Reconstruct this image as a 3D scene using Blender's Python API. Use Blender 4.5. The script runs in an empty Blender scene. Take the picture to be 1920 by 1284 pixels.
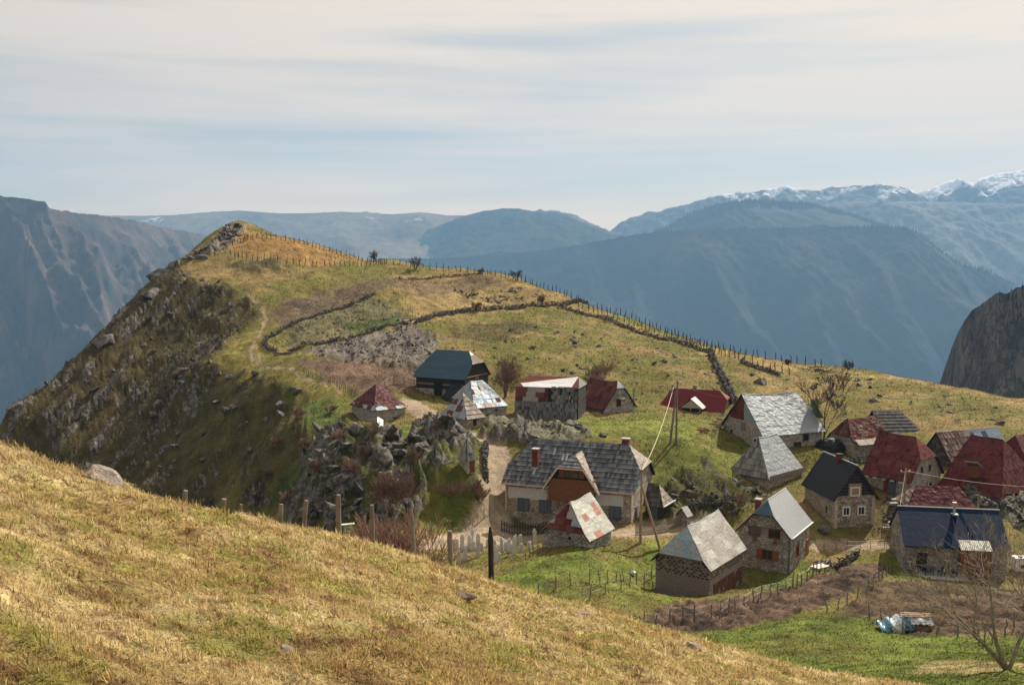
import bpy, bmesh, math, random
import numpy as np
from mathutils import Vector, Matrix, Euler

random.seed(7)
RNG = np.random.default_rng(11)
scene = bpy.context.scene
COL = scene.collection
PI = math.pi

# ------------------------------------------------------------------ camera
FPX = 1920 * 35 / 36.0            # focal length in photo pixels
HORIZON = 480.0                   # eye level in the photo
PITCH = math.atan((642 - HORIZON) / FPX)
cam_data = bpy.data.cameras.new('camera')
cam_data.lens = 35.0
cam_data.sensor_width = 36.0
cam_data.clip_start = 0.2
cam_data.clip_end = 80000.0
cam = bpy.data.objects.new('camera', cam_data)
COL.objects.link(cam)
cam.location = (0, 0, 0)
cam.rotation_euler = (PI / 2 - PITCH, 0, 0)
scene.camera = cam

# ------------------------------------------------------------------ sun, sky, exposure
SUN_AZ = math.radians(36)         # to the right of the view direction
SUN_EL = math.radians(40)
sd = Vector((math.sin(SUN_AZ) * math.cos(SUN_EL), math.cos(SUN_AZ) * math.cos(SUN_EL), math.sin(SUN_EL)))
sun_data = bpy.data.lights.new('sun', 'SUN')
sun_data.energy = 5.0
sun_data.angle = math.radians(0.5)
sun_data.color = (1.0, 0.92, 0.80)
sun = bpy.data.objects.new('sun', sun_data)
sun.rotation_euler = (-sd).to_track_quat('-Z', 'Y').to_euler()
sun.location = (200, 260, 300)
COL.objects.link(sun)

world = bpy.data.worlds.new('World')
scene.world = world
world.use_nodes = True
wt = world.node_tree
wt.nodes.clear()
def wn(kind, **kw):
    n = wt.nodes.new(kind)
    for k, v in kw.items():
        if k.startswith('i_'):
            n.inputs[k[2:].replace('_', ' ')].default_value = v
        else:
            setattr(n, k, v)
    return n
def wl(a, b):
    wt.links.new(a, b)
sky = wn('ShaderNodeTexSky', sky_type='NISHITA', sun_disc=False)
sky.sun_elevation = SUN_EL
sky.sun_rotation = SUN_AZ
sky.altitude = 1480
sky.air_density = 1.0
sky.dust_density = 3.0
sky.ozone_density = 0.6
CLOUD_SEED = 0.35
# thin streaks of high cloud drawn out along the horizon
tc = wn('ShaderNodeTexCoord')
def streaks(sx, sz, loc, tilt, scale, detail, rough, dist, lo, hi):
    m = wn('ShaderNodeMapping'); wl(tc.outputs['Generated'], m.inputs[0])
    m.inputs['Rotation'].default_value = (0, math.radians(tilt), 0)
    m.inputs['Scale'].default_value = (sx, sx, sz); m.inputs['Location'].default_value = loc
    n = wn('ShaderNodeTexNoise'); wl(m.outputs[0], n.inputs['Vector'])
    n.inputs['Scale'].default_value = scale; n.inputs['Detail'].default_value = detail
    n.inputs['Roughness'].default_value = rough; n.inputs['Distortion'].default_value = dist
    r = wn('ShaderNodeMapRange'); wl(n.outputs['Fac'], r.inputs['Value'])
    r.inputs['From Min'].default_value = lo; r.inputs['From Max'].default_value = hi
    return r
cov = streaks(.55, 9.0, (1.3, .4, CLOUD_SEED), 2.0, 2.0, 5, .5, .25, .36, .58)
cov2 = streaks(1.0, 16.0, (4.1, .9, 2.2), -1.5, 2.4, 6, .55, .5, .28, .66)
cva = wn('ShaderNodeMath', operation='MULTIPLY'); wl(cov.outputs[0], cva.inputs[0]); cva.inputs[1].default_value = .62
cvb = wn('ShaderNodeMath', operation='MULTIPLY_ADD'); wl(cov2.outputs[0], cvb.inputs[0]); cvb.inputs[1].default_value = .30; wl(cva.outputs[0], cvb.inputs[2])
cv = wn('ShaderNodeMath', operation='ADD'); wl(cvb.outputs[0], cv.inputs[0]); cv.inputs[1].default_value = .43
# the sheet thins out low down, above the far ridges
sz = wn('ShaderNodeSeparateXYZ'); wl(tc.outputs['Generated'], sz.inputs[0])
b1 = wn('ShaderNodeMapRange', interpolation_type='SMOOTHSTEP'); wl(sz.outputs[2], b1.inputs['Value'])
for i_, v_ in enumerate((.055, .095, 0.0, 1.0)): b1.inputs[1 + i_].default_value = v_
b2 = wn('ShaderNodeMapRange', interpolation_type='SMOOTHSTEP'); wl(sz.outputs[2], b2.inputs['Value'])
for i_, v_ in enumerate((.105, .15, 1.0, 0.0)): b2.inputs[1 + i_].default_value = v_
bb = wn('ShaderNodeMath', operation='MULTIPLY'); wl(b1.outputs[0], bb.inputs[0]); wl(b2.outputs[0], bb.inputs[1])
cov3 = streaks(.8, 14.0, (.3, 2.9, .6), .8, 2.0, 5, .55, .4, .30, .62)
bc = wn('ShaderNodeMath', operation='MULTIPLY'); wl(bb.outputs[0], bc.inputs[0]); wl(cov3.outputs[0], bc.inputs[1])
cvb2 = wn('ShaderNodeMath', operation='MULTIPLY_ADD'); wl(bc.outputs[0], cvb2.inputs[0]); cvb2.inputs[1].default_value = -.50; wl(cv.outputs[0], cvb2.inputs[2])
cvc = wn('ShaderNodeClamp'); wl(cvb2.outputs[0], cvc.inputs[0])
# cloud radiance: brighter towards the sun; the side out of view is dimmed to cut fill light
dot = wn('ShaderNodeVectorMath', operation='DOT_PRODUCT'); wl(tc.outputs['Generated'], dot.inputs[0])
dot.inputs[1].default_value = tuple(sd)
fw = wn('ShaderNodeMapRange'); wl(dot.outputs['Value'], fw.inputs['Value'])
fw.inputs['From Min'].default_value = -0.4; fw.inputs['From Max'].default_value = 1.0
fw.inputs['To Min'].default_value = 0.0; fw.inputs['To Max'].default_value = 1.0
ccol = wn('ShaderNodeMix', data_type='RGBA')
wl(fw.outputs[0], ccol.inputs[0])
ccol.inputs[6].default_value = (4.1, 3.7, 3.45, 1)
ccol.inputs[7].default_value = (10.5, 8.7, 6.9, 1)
tint = wn('ShaderNodeMix', data_type='RGBA', blend_type='MULTIPLY'); tint.inputs[0].default_value = 1.0
wl(sky.outputs[0], tint.inputs[6]); tint.inputs[7].default_value = (.66, .75, .70, 1)   # clear sky seen through a veil
hz = wn('ShaderNodeMapRange', interpolation_type='SMOOTHSTEP'); wl(sz.outputs[2], hz.inputs['Value'])   # cloud seen edge-on near the horizon is brighter
for i_, v_ in enumerate((0.0, .16, 1.0, 0.0)): hz.inputs[1 + i_].default_value = v_
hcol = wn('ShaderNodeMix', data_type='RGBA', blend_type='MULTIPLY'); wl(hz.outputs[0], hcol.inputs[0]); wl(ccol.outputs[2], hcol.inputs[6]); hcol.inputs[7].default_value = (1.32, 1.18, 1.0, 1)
mixc = wn('ShaderNodeMix', data_type='RGBA')
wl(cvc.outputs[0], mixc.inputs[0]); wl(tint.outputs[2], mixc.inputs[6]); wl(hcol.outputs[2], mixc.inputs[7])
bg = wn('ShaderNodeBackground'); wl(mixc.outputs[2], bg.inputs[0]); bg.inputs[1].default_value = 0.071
wo = wn('ShaderNodeOutputWorld'); wl(bg.outputs[0], wo.inputs[0])

scene.view_settings.view_transform = 'Standard'
scene.view_settings.look = 'None'
scene.view_settings.gamma = 1.0
scene.view_settings.use_curve_mapping = False
scene.view_settings.exposure = 0.6
scene.cycles.max_bounces = 5
scene.cycles.diffuse_bounces = 3
scene.cycles.glossy_bounces = 2
scene.cycles.transmission_bounces = 3
scene.cycles.volume_bounces = 0
scene.cycles.transparent_max_bounces = 6
scene.cycles.use_adaptive_sampling = True
scene.cycles.adaptive_threshold = 0.02
scene.cycles.use_denoising = True
scene.cycles.sample_clamp_indirect = 6.0

# ------------------------------------------------------------------ projection helpers
CP, SP = math.cos(PITCH), math.sin(PITCH)
def ray(px, py):
    rx = (px - 960.0) / FPX; ry = (642.0 - py) / FPX
    y = CP + ry * SP; z = -SP + ry * CP
    return rx / y, z / y              # x and z per metre of depth
def U(px, py, d):
    a, b = ray(px, py)
    return (a * d, d, b * d)

# ------------------------------------------------------------------ numpy noise
_perm = np.random.default_rng(5).permutation(512).astype(np.int64)
_grad = np.stack([np.cos(np.arange(512) * 2.399963), np.sin(np.arange(512) * 2.399963)], 1)
def perlin(x, y, seed=0):
    x = np.asarray(x, float) + seed * 17.31; y = np.asarray(y, float) - seed * 9.77
    xi = np.floor(x).astype(np.int64); yi = np.floor(y).astype(np.int64)
    xf = x - xi; yf = y - yi
    u = xf * xf * xf * (xf * (xf * 6 - 15) + 10); v = yf * yf * yf * (yf * (yf * 6 - 15) + 10)
    def g(ix, iy, fx, fy):
        h = _perm[(_perm[ix & 511] + iy) & 511]
        return _grad[h, 0] * fx + _grad[h, 1] * fy
    a = g(xi, yi, xf, yf); b = g(xi + 1, yi, xf - 1, yf)
    c = g(xi, yi + 1, xf, yf - 1); d = g(xi + 1, yi + 1, xf - 1, yf - 1)
    return (a + (b - a) * u + ((c + (d - c) * u) - (a + (b - a) * u)) * v) * 1.5
def fbm(x, y, octv=4, rough=0.5, seed=0):
    s = 0; a = 1.0; f = 1.0
    for k in range(octv):
        s = s + a * perlin(x * f, y * f, seed + k); a *= rough; f *= 2.03
    return s
def ridged(x, y, octv=4, rough=0.5, seed=0):
    s = 0; a = 1.0; f = 1.0
    for k in range(octv):
        s = s + a * (1 - 2 * np.abs(perlin(x * f, y * f, seed + k))); a *= rough; f *= 2.03
    return s
def sstep(a, b, x):
    t = np.clip((x - a) / (b - a), 0, 1); return t * t * (3 - 2 * t)

# ------------------------------------------------------------------ the lie of the land
PIX = [  # photo pixel and the distance of the ground there, metres
 # brow of the near slope
 (0,840,17.5),(200,886,18.5),(430,937,20.5),(640,1010,22.5),(840,1060,24.5),(925,1088,25.5),(1180,1165,25.5),(1400,1222,24.5),(1640,1284,24.5),
 # meadow, fields and graveyard in the hollow
 (1750,1284,38),(1920,1284,36.5),(2150,1284,35),(1885,1256,42),(1640,1230,52),(1450,1215,56),(1690,1185,61),(1500,1165,66),
 (1200,1168,67),(1330,1152,71),(1100,1110,72),(950,1080,76),(1750,1130,72),(1920,1160,66),(1600,1085,80),(2100,1150,66),
 (1330,1117,80),(1235,1104,83),(1400,1092,85),(1480,1074,87),(1525,1045,91),(1600,1030,93),(1780,1082,86),(1900,1085,86),
 (870,1060,82),(960,1035,87),(1120,1038,84),(1180,1015,90),(850,1030,88),(700,1020,88),
 # road and the big house
 (880,1000,96),(940,985,98),(1080,992,97),(1240,985,97),(935,920,104),(930,860,110),(1010,835,113),(1100,832,113),(1230,845,111),
 (1300,900,106),(1340,960,100),(1270,829,113),
 # crag
 (860,960,97),(800,985,95),(640,990,96),(560,975,104),(700,900,101),(780,885,102.5),(660,835,109),(760,817,112.5),(850,815,114),(640,870,106),
 (873,903,100.5),(900,870,107),(860,835,110),(915,825,116),
 # left slope down to the ravine
 (430,915,138),(300,880,148),(200,865,156),(80,850,162),(560,890,122),(500,830,132),(560,800,130),(620,820,121),(470,760,147),(500,715,150),(590,740,143),(640,770,136),
 (0,800,168),(100,715,180),(180,636,190),(230,600,195),(278,545,205),(335,490,225),(400,445,255),(440,419,272),(470,425,274),
 (250,750,171),(300,680,180),(350,620,190),(400,560,198),(180,780,168),(350,800,157),(420,720,160),(400,690,164),
 (500,590,188),(490,560,196),(420,520,208),(380,500,220),(560,520,214),(520,500,220),(450,480,226),(600,480,236),(520,445,262),(560,455,262),(640,475,256),(700,490,250),
 # corral
 (500,650,168),(560,603,180),(690,553,198),(735,535,205),(640,640,170),(775,605,184),(680,690,152),(600,690,152),(740,720,147),(650,735,143),(560,690,152),
 # upper village shelf
 (700,800,130),(760,775,132),(660,790,132),(830,800,124),(800,745,144),(900,745,146),(870,785,129),(1000,785,131),(1135,772,136),(1070,800,124),(960,815,119),
 (1200,780,132),(1305,772,139),(1400,835,121),(1520,838,121),(1350,840,118),(1300,800,124),
 (1440,917,107),(1520,900,110),(1380,900,108),(1580,990,98),(1650,1000,97),(1520,960,101),
 (1600,852,121),(1680,860,119),(1700,940,105),(1780,900,110),(1850,945,104),(1920,920,107),(2050,930,105),(1760,1000,95),(1900,1000,95),(2050,1040,90),
 # pasture up to the skyline
 (1000,700,152),(1000,620,186),(860,640,176),(880,600,196),(960,582,208),(1050,575,214),(1150,700,156),(1200,625,196),(1340,668,174),(1370,760,142),(1250,690,160),(1100,640,180),
 (1450,730,152),(1600,745,145),(1550,700,166),(1800,790,130),(1700,780,134),(1920,800,128),(2100,830,122),(1850,840,120),
 (730,489,252),(800,503,250),(900,512,243),(970,525,236),(1050,551,226),(1100,571,221),(1200,606,214),(1300,641,204),(1400,667,194),(1500,685,184),(1600,691,175),(1700,711,165),(1800,733,157),(1920,753,150),(2150,790,142),
 (820,530,228),(900,550,218),(980,555,218),(740,510,236),(650,520,220),(640,560,200),
]
XYZ = [  # ground outside or behind what the photo shows
(-30,38,-16),(-13,30,-9.5),(-9,32,-11),(-4,34,-12.5),(0,38,-15.5),(8,36,-15.6),(-14,45,-20),(-6,50,-22.3),(2,52,-22),
 (-20,60,-29),(-10,66,-26.5),(-34,60,-31),(-30,80,-35),(-18,80,-28.5),(-45,100,-40),(-34,112,-37),(-60,120,-47),(-80,130,-52),(-60,80,-44),(-60,50,-32),
 (14,50,-21.2),(35,34,-17),(45,60,-23),(55,85,-27),
 # beyond the skyline the land falls into the canyon
 (-100,172,-52),(-104,200,-48),(-108,228,-45),(-114,262,-40),(-112,300,-25),(-95,310,-22),(-75,300,-20),(-50,300,-30),(-30,290,-34),(-5,280,-38),(12,272,-42),(30,258,-45),(50,248,-48),
 (70,236,-50),(90,225,-50),(110,215,-48),(130,205,-46),(150,195,-45),(-150,150,-100),(-150,220,-110),(-160,300,-120),(-80,380,-120),(0,360,-120),(80,320,-120),(160,270,-120),(200,210,-90),
 (-120,100,-75),(110,120,-27),(140,150,-40),(-120,40,-40),(95,60,-25),(-150,420,-200),(0,430,-200),(150,400,-200),(260,300,-200),
]
NEAR = []                          # the near slope is close to one tilted plane
for yy in (-10, -2, 3, 7, 11, 15, 19):
    for xx in (-28, -18, -11, -7, -3.5, 0, 3.5, 7, 12, 20):
        if yy == 19 and xx < -6: continue
        NEAR.append((xx, yy, -1.65 - .3285 * max(xx, -11 + .1 * xx) - .267 * yy * (1 if yy > 0 else .6) + (.0 if yy < 12 else .05)))
CPTS = np.array([U(*p) for p in PIX] + XYZ + NEAR, float)
def _kern(r2):
    return -np.sqrt(r2 + 9.0)
def _solve():
    P = CPTS[:, :2]; n = len(P)
    r2 = ((P[:, None] - P[None]) ** 2).sum(-1)
    A = np.zeros((n + 3, n + 3)); A[:n, :n] = _kern(r2) - np.eye(n) * 0.25
    A[:n, n] = 1; A[:n, n + 1:] = P / 100.0
    A[n:, :n] = A[:n, n:].T
    b = np.zeros(n + 3); b[:n] = CPTS[:, 2]
    return np.linalg.solve(A, b)
WTS = _solve()
def Hbase(x, y):
    x = np.asarray(x, float).ravel(); y = np.asarray(y, float).ravel()
    n = len(CPTS); out = np.empty(len(x))
    for i in range(0, len(x), 20000):
        xs = x[i:i + 20000, None]; ys = y[i:i + 20000, None]
        k = _kern((xs - CPTS[None, :, 0]) ** 2 + (ys - CPTS[None, :, 1]) ** 2)
        out[i:i + 20000] = k @ WTS[:n] + WTS[n] + xs[:, 0] / 100 * WTS[n + 1] + ys[:, 0] / 100 * WTS[n + 2]
    cap = -1.65 - .3285 * np.maximum(x, -11 + .1 * x) - .267 * y * np.where(y > 0, 1, .6) - .12 * sstep(11, 20, y)   # the near slope never bulges above its plane
    w = sstep(33, 27, y + .6 * np.maximum(x - 6, 0))
    d = np.maximum(out - cap, 0)
    return out - w * d
_TS = np.concatenate([np.arange(2.5, 40, .25), np.arange(40, 330, .4)])
def gxy(px, py, dmin=2.5):
    """where the sight line of a photo pixel meets the bare ground (x, y)"""
    a, b = ray(px, py)
    ts = _TS[_TS >= dmin]
    h = Hbase(a * ts, ts)
    below = (b * ts) < h
    if not below.any():
        i = int(np.argmin(b * ts - h)); t = ts[i]
    else:
        i = int(np.argmax(below))
        t = ts[i]
        if i > 0:
            d0 = b * ts[i - 1] - h[i - 1]; d1 = b * t - h[i]
            t = ts[i - 1] + (t - ts[i - 1]) * d0 / max(d0 - d1, 1e-6)
    return (a * t, t)
def polyxy(pts, dmin=2.5):
    return np.array([gxy(p[0], p[1], dmin) for p in pts])
def sdist(x, y, poly):
    """signed distance to a polygon (negative inside)"""
    n = len(poly); dmin = np.full(x.shape, 1e9); inside = np.zeros(x.shape, bool)
    for i in range(n):
        ax, ay = poly[i]; bx, by = poly[(i + 1) % n]
        ex, ey = bx - ax, by - ay
        t = np.clip(((x - ax) * ex + (y - ay) * ey) / (ex * ex + ey * ey + 1e-9), 0, 1)
        dmin = np.minimum(dmin, (x - ax - t * ex) ** 2 + (y - ay - t * ey) ** 2)
        cond = ((ay > y) != (by > y)) & (x < (bx - ax) * (y - ay) / (by - ay + 1e-12) + ax)
        inside ^= cond
    d = np.sqrt(dmin)
    return np.where(inside, -d, d)
def ldist(x, y, line):
    dmin = np.full(x.shape, 1e9)
    for i in range(len(line) - 1):
        ax, ay = line[i]; bx, by = line[i + 1]
        ex, ey = bx - ax, by - ay
        t = np.clip(((x - ax) * ex + (y - ay) * ey) / (ex * ex + ey * ey + 1e-9), 0, 1)
        dmin = np.minimum(dmin, (x - ax - t * ex) ** 2 + (y - ay - t * ey) ** 2)
    return np.sqrt(dmin)
# ------------------------------------------------------------------ material helpers
MATS = {}
class NT:
    def __init__(self, name):
        self.m = bpy.data.materials.new(name); self.m.use_nodes = True
        self.t = self.m.node_tree; self.t.nodes.clear()
        self.out = self.t.nodes.new('ShaderNodeOutputMaterial')
        self.b = self.t.nodes.new('ShaderNodeBsdfPrincipled')
        self.t.links.new(self.b.outputs[0], self.out.inputs[0])
        MATS[name] = self.m
    def n(self, kind, **kw):
        x = self.t.nodes.new(kind)
        for k, v in kw.items(): setattr(x, k, v)
        return x
    def l(self, a, b): self.t.links.new(a, b)
    def coord(self, out='Object', scale=(1, 1, 1), rot=(0, 0, 0), loc=(0, 0, 0)):
        c = self.n('ShaderNodeTexCoord'); m = self.n('ShaderNodeMapping')
        self.l(c.outputs[out], m.inputs[0])
        m.inputs['Scale'].default_value = scale; m.inputs['Rotation'].default_value = rot; m.inputs['Location'].default_value = loc
        return m.outputs[0]
    def noise(self, vec, scale, detail=4, rough=.55, dist=0):
        x = self.n('ShaderNodeTexNoise')
        if vec is not None: self.l(vec, x.inputs['Vector'])
        x.inputs['Scale'].default_value = scale; x.inputs['Detail'].default_value = detail
        x.inputs['Roughness'].default_value = rough; x.inputs['Distortion'].default_value = dist
        return x.outputs['Fac']
    def ramp(self, fac, stops, interp='LINEAR'):
        r = self.n('ShaderNodeValToRGB'); self.l(fac, r.inputs[0])
        r.color_ramp.interpolation = interp
        e = r.color_ramp.elements
        while len(e) < len(stops): e.new(0.5)
        for i, (p, c) in enumerate(stops):
            e[i].position = p
            e[i].color = (c, c, c, 1) if isinstance(c, (int, float)) else (*c, 1)
        return r.outputs[0]
    def mix(self, fac, a, b, blend='MIX'):
        x = self.n('ShaderNodeMix', data_type='RGBA', blend_type=blend)
        for s, v in ((0, fac), (6, a), (7, b)):
            if isinstance(v, (int, float)): x.inputs[s].default_value = v
            elif isinstance(v, tuple): x.inputs[s].default_value = (*v, 1)
            else: self.l(v, x.inputs[s])
        return x.outputs[2]
    def math(self, op, a, b=0.0):
        x = self.n('ShaderNodeMath', operation=op)
        for i, v in enumerate((a, b)):
            if isinstance(v, (int, float)): x.inputs[i].default_value = v
            else: self.l(v, x.inputs[i])
        return x.outputs[0]
    def maprange(self, v, a, b, c, d):
        x = self.n('ShaderNodeMapRange'); self.l(v, x.inputs[0])
        for i, q in enumerate((a, b, c, d)): x.inputs[1 + i].default_value = q
        return x.outputs[0]
    def bump(self, h, strength=.5, dist=.05, base=None):
        x = self.n('ShaderNodeBump'); self.l(h, x.inputs['Height'])
        x.inputs['Strength'].default_value = strength; x.inputs['Distance'].default_value = dist
        if base is not None: self.l(base, x.inputs['Normal'])
        return x.outputs[0]
    def done(self, col=None, rough=.9, normal=None, metal=0, spec=.3):
        if col is not None:
            if isinstance(col, tuple): self.b.inputs['Base Color'].default_value = (*col, 1)
            else: self.l(col, self.b.inputs['Base Color'])
        if isinstance(rough, (int, float)): self.b.inputs['Roughness'].default_value = rough
        else: self.l(rough, self.b.inputs['Roughness'])
        self.b.inputs['Metallic'].default_value = metal
        self.b.inputs['Specular IOR Level'].default_value = spec
        if normal is not None: self.l(normal, self.b.inputs['Normal'])
        return self.m

def tag(o, label=None, category=None, group=None, kind=None):
    if label: o['label'] = label
    if category: o['category'] = category
    if group: o['group'] = group
    if kind: o['kind'] = kind
    return o
def link(name, mesh, mat=None, parent=None):
    o = bpy.data.objects.new(name, mesh)
    COL.objects.link(o)
    if mat is not None:
        mesh.materials.clear()
        for m in (mat if isinstance(mat, (list, tuple)) else [mat]): mesh.materials.append(m)
    if parent is not None: o.parent = parent
    return o
def np_mesh(name, verts, faces, smooth=True):
    """verts (n,3) and faces (m,k) arrays to a mesh"""
    me = bpy.data.meshes.new(name)
    verts = np.ascontiguousarray(verts, np.float32); faces = np.ascontiguousarray(faces, np.int32)
    k = faces.shape[1]
    me.vertices.add(len(verts)); me.vertices.foreach_set('co', verts.ravel())
    me.loops.add(faces.size); me.loops.foreach_set('vertex_index', faces.ravel())
    me.polygons.add(len(faces))
    me.polygons.foreach_set('loop_start', np.arange(0, faces.size, k, dtype=np.int32))
    me.polygons.foreach_set('loop_total', np.full(len(faces), k, np.int32))
    me.polygons.foreach_set('use_smooth', np.full(len(faces), smooth, bool))
    me.update(calc_edges=True); me.validate()
    return me
def vcol(me, name, rgb):
    a = me.color_attributes.new(name, 'FLOAT_COLOR', 'POINT')
    c = np.ones((len(me.vertices), 4), np.float32); c[:, :3] = rgb
    a.data.foreach_set('color', c.ravel())
def grid_faces(nr, nc):
    i = np.arange(nr * nc).reshape(nr, nc)
    return np.stack([i[:-1, :-1], i[:-1, 1:], i[1:, 1:], i[1:, :-1]], -1).reshape(-1, 4)

# ------------------------------------------------------------------ ground cover regions (outlines laid on the ground)
D = 32
OCHRE = np.array((.34, .24, .098)); STRAW = np.array((.50, .38, .19)); OLIVE = np.array((.19, .165, .042)); GREEN = np.array((.115, .140, .025))
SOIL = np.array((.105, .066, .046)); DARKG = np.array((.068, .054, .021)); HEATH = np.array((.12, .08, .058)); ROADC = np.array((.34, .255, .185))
RUBBLE = np.array((.24, .22, .205)); ORANGE = np.array((.31, .18, .062)); DEEPG = np.array((.05, .075, .015))
REG = [ # outline, colour, edge softness m, strength, rockiness
 ([(1230,1180),(1330,1186),(1420,1168),(1560,1152),(1640,1162),(1900,1195),(2100,1200),(2100,1284),(1655,1290),(1400,1222),(1250,1195)], GREEN, 1.2, 1.0, 0),
 ([(1300,1204),(1500,1192),(1640,1205),(1600,1240),(1450,1225)], OLIVE, 1.5, .55, 0),
 ([(1700,1245),(1800,1235),(1900,1240),(1900,1262),(1720,1258)], STRAW, 1.5, .6, 0),
 ([(930,1092),(940,1068),(1010,1050),(1120,1045),(1240,1010),(1300,1110),(1235,1135),(1010,1118)], GREEN*1.15, 1.2, .95, 0),
 ([(1010,1100),(1230,1085),(1250,1140),(1100,1150),(1030,1120)], OLIVE*.8, 2, .6, 0),
 ([(1190,1160),(1290,1125),(1400,1118),(1560,1062),(1685,1055),(1655,1085),(1550,1135),(1350,1182),(1230,1178)], SOIL*.85, .6, 1.0, 0),
 ([(1640,1092),(1800,1095),(1930,1110),(2060,1130),(2060,1190),(1760,1192),(1640,1162),(1560,1150)], SOIL*.8+OLIVE*.06, 1.0, .97, 0),
 ([(1430,1085),(1530,1048),(1560,1066),(1460,1108),(1400,1112)], GREEN, .8, .9, 0),
 ([(1660,1045),(1710,1050),(1700,1090),(1650,1075)], GREEN, .8, .8, 0),
 ([(545,680),(600,700),(660,738),(770,740),(792,700),(760,692),(640,676)], SOIL*1.45, .8, 1.0, 0),
 ([(560,662),(780,612),(830,640),(795,700),(640,680)], RUBBLE*.5+SOIL*.4, 1.2, .95, .3),
 ([(500,650),(560,605),(700,556),(775,600),(640,642),(540,660)], OLIVE*.45+RUBBLE*.22, 1.0, .9, .12),
 ([(640,615),(740,595),(760,608),(680,628)], DEEPG, 1.2, .8, .1),
 ([(480,592),(560,560),(700,528),(745,536),(690,553),(560,605),(500,650),(490,630)], HEATH, 2.5, .9, .05),
 ([(740,512),(900,514),(1090,568),(1030,575),(880,592),(790,607),(745,560)], OCHRE*.78, 2, .9, .05),
 ([(700,520),(900,516),(960,528),(760,548)], HEATH, 2.5, .7, .2),
 ([(380,470),(440,424),(520,445),(700,489),(600,500),(480,495)], ORANGE*.8, 3, 1, .0),
 ([(385,470),(430,424),(455,430),(430,462),(395,478)], RUBBLE*.6+DARKG*.4, 2, .9, .6),
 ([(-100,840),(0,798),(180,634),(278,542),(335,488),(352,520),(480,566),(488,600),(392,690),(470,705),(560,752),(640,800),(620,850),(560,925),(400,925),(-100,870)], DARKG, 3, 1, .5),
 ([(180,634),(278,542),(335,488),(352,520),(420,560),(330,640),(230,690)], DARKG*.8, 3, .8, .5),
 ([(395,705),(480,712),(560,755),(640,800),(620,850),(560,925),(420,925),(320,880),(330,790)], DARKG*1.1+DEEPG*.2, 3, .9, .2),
 ([(340,490),(420,480),(520,480),(560,520),(450,540),(370,530)], OCHRE*.6, 3, .9, 0),
 ([(440,490),(510,492),(530,510),(450,512)], DARKG, 2.5, .9, .4),
 ([(400,690),(500,580),(540,640),(560,690),(640,740),(600,745),(480,706)], OLIVE*.85+OCHRE*.12, 2.5, .95, 0),
 ([(540,735),(655,765),(640,825),(575,925),(520,930),(600,830)], DEEPG*1.35, 3, .75, .2),
 ([(590,835),(660,815),(880,815),(960,802),(1000,832),(940,832),(880,835),(845,870),(830,915),(780,985),(600,1010),(530,985)], DARKG*.6+DEEPG*.45, 2, 1, .8),
 ([(660,815),(760,800),(900,806),(890,818),(760,826),(680,838)], GREEN*.8, 1.2, .9, .1),
 ([(790,985),(840,905),(860,895),(905,895),(932,935),(930,965),(850,1003)], GREEN*.95, 1.2, .95, .05),
 ([(843,848),(900,842),(908,925),(848,938)], GREEN*.6+DARKG*.4, 1.0, .95, .0),
 ([(1215,850),(1300,832),(1390,850),(1370,930),(1250,925)], GREEN*.75+OLIVE*.2, 2, .95, .08),
 ([(1240,918),(1330,870),(1390,905),(1450,930),(1370,975),(1260,985)], DARKG*.8+DEEPG*.3, 1.5, .9, .45),
 ([(1000,792),(1220,782),(1350,792),(1290,832),(1030,818)], GREEN*.9+OLIVE*.25, 2, .95, 0),
 ([(920,790),(1010,795),(1110,815),(1100,835),(1000,832),(930,822)], RUBBLE*.6+OLIVE*.2, 1.5, .8, .5),
 ([(1520,850),(1700,870),(1640,930),(1520,905)], OLIVE*.9, 2, .8, .2),
 ([(1640,900),(1720,935),(1720,1010),(1650,1000)], DARKG*1.2, 1.5, .9, .4),
 ([(1800,930),(1930,925),(1930,990),(1830,960)], RUBBLE*.5, 1.5, .9, .5),
 ([(1500,700),(1700,716),(1950,770),(2100,800),(2100,770),(1920,750),(1700,710),(1500,684)], OCHRE*.74, 4, .8, 0),
 ([(1060,560),(1320,650),(1500,690),(1480,705),(1330,665),(1150,605),(1060,575)], OCHRE*.74, 3, .9, 0),
 ([(1380,690),(1500,715),(1600,740),(1560,760),(1430,735)], OCHRE*.7, 4, .8, 0),
 ([(840,615),(960,600),(1030,615),(940,640),(850,640)], DARKG*1.1, 2, .75, .1),
]
REGP = [(polyxy(r[0], D), *r[1:]) for r in REG]
ROADS = [ # centre line, half width m
 (polyxy([(560,1035),(690,1026),(800,1022),(880,1003),(932,972),(926,920),(934,868),(928,838),(885,818),(830,792),(790,770),(768,752)], D), 1.55),
 (polyxy([(850,1016),(960,1008),(1040,1006)], D), 2.2),
 (polyxy([(1150,1000),(1250,990),(1330,985)], D), 1.4),
 (polyxy([(1540,1022),(1620,1022),(1700,1022)], D), 1.2),
 (polyxy([(640,735),(560,705),(500,690),(470,660),(500,600),(495,575),(470,560)], D), .22),
]
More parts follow.
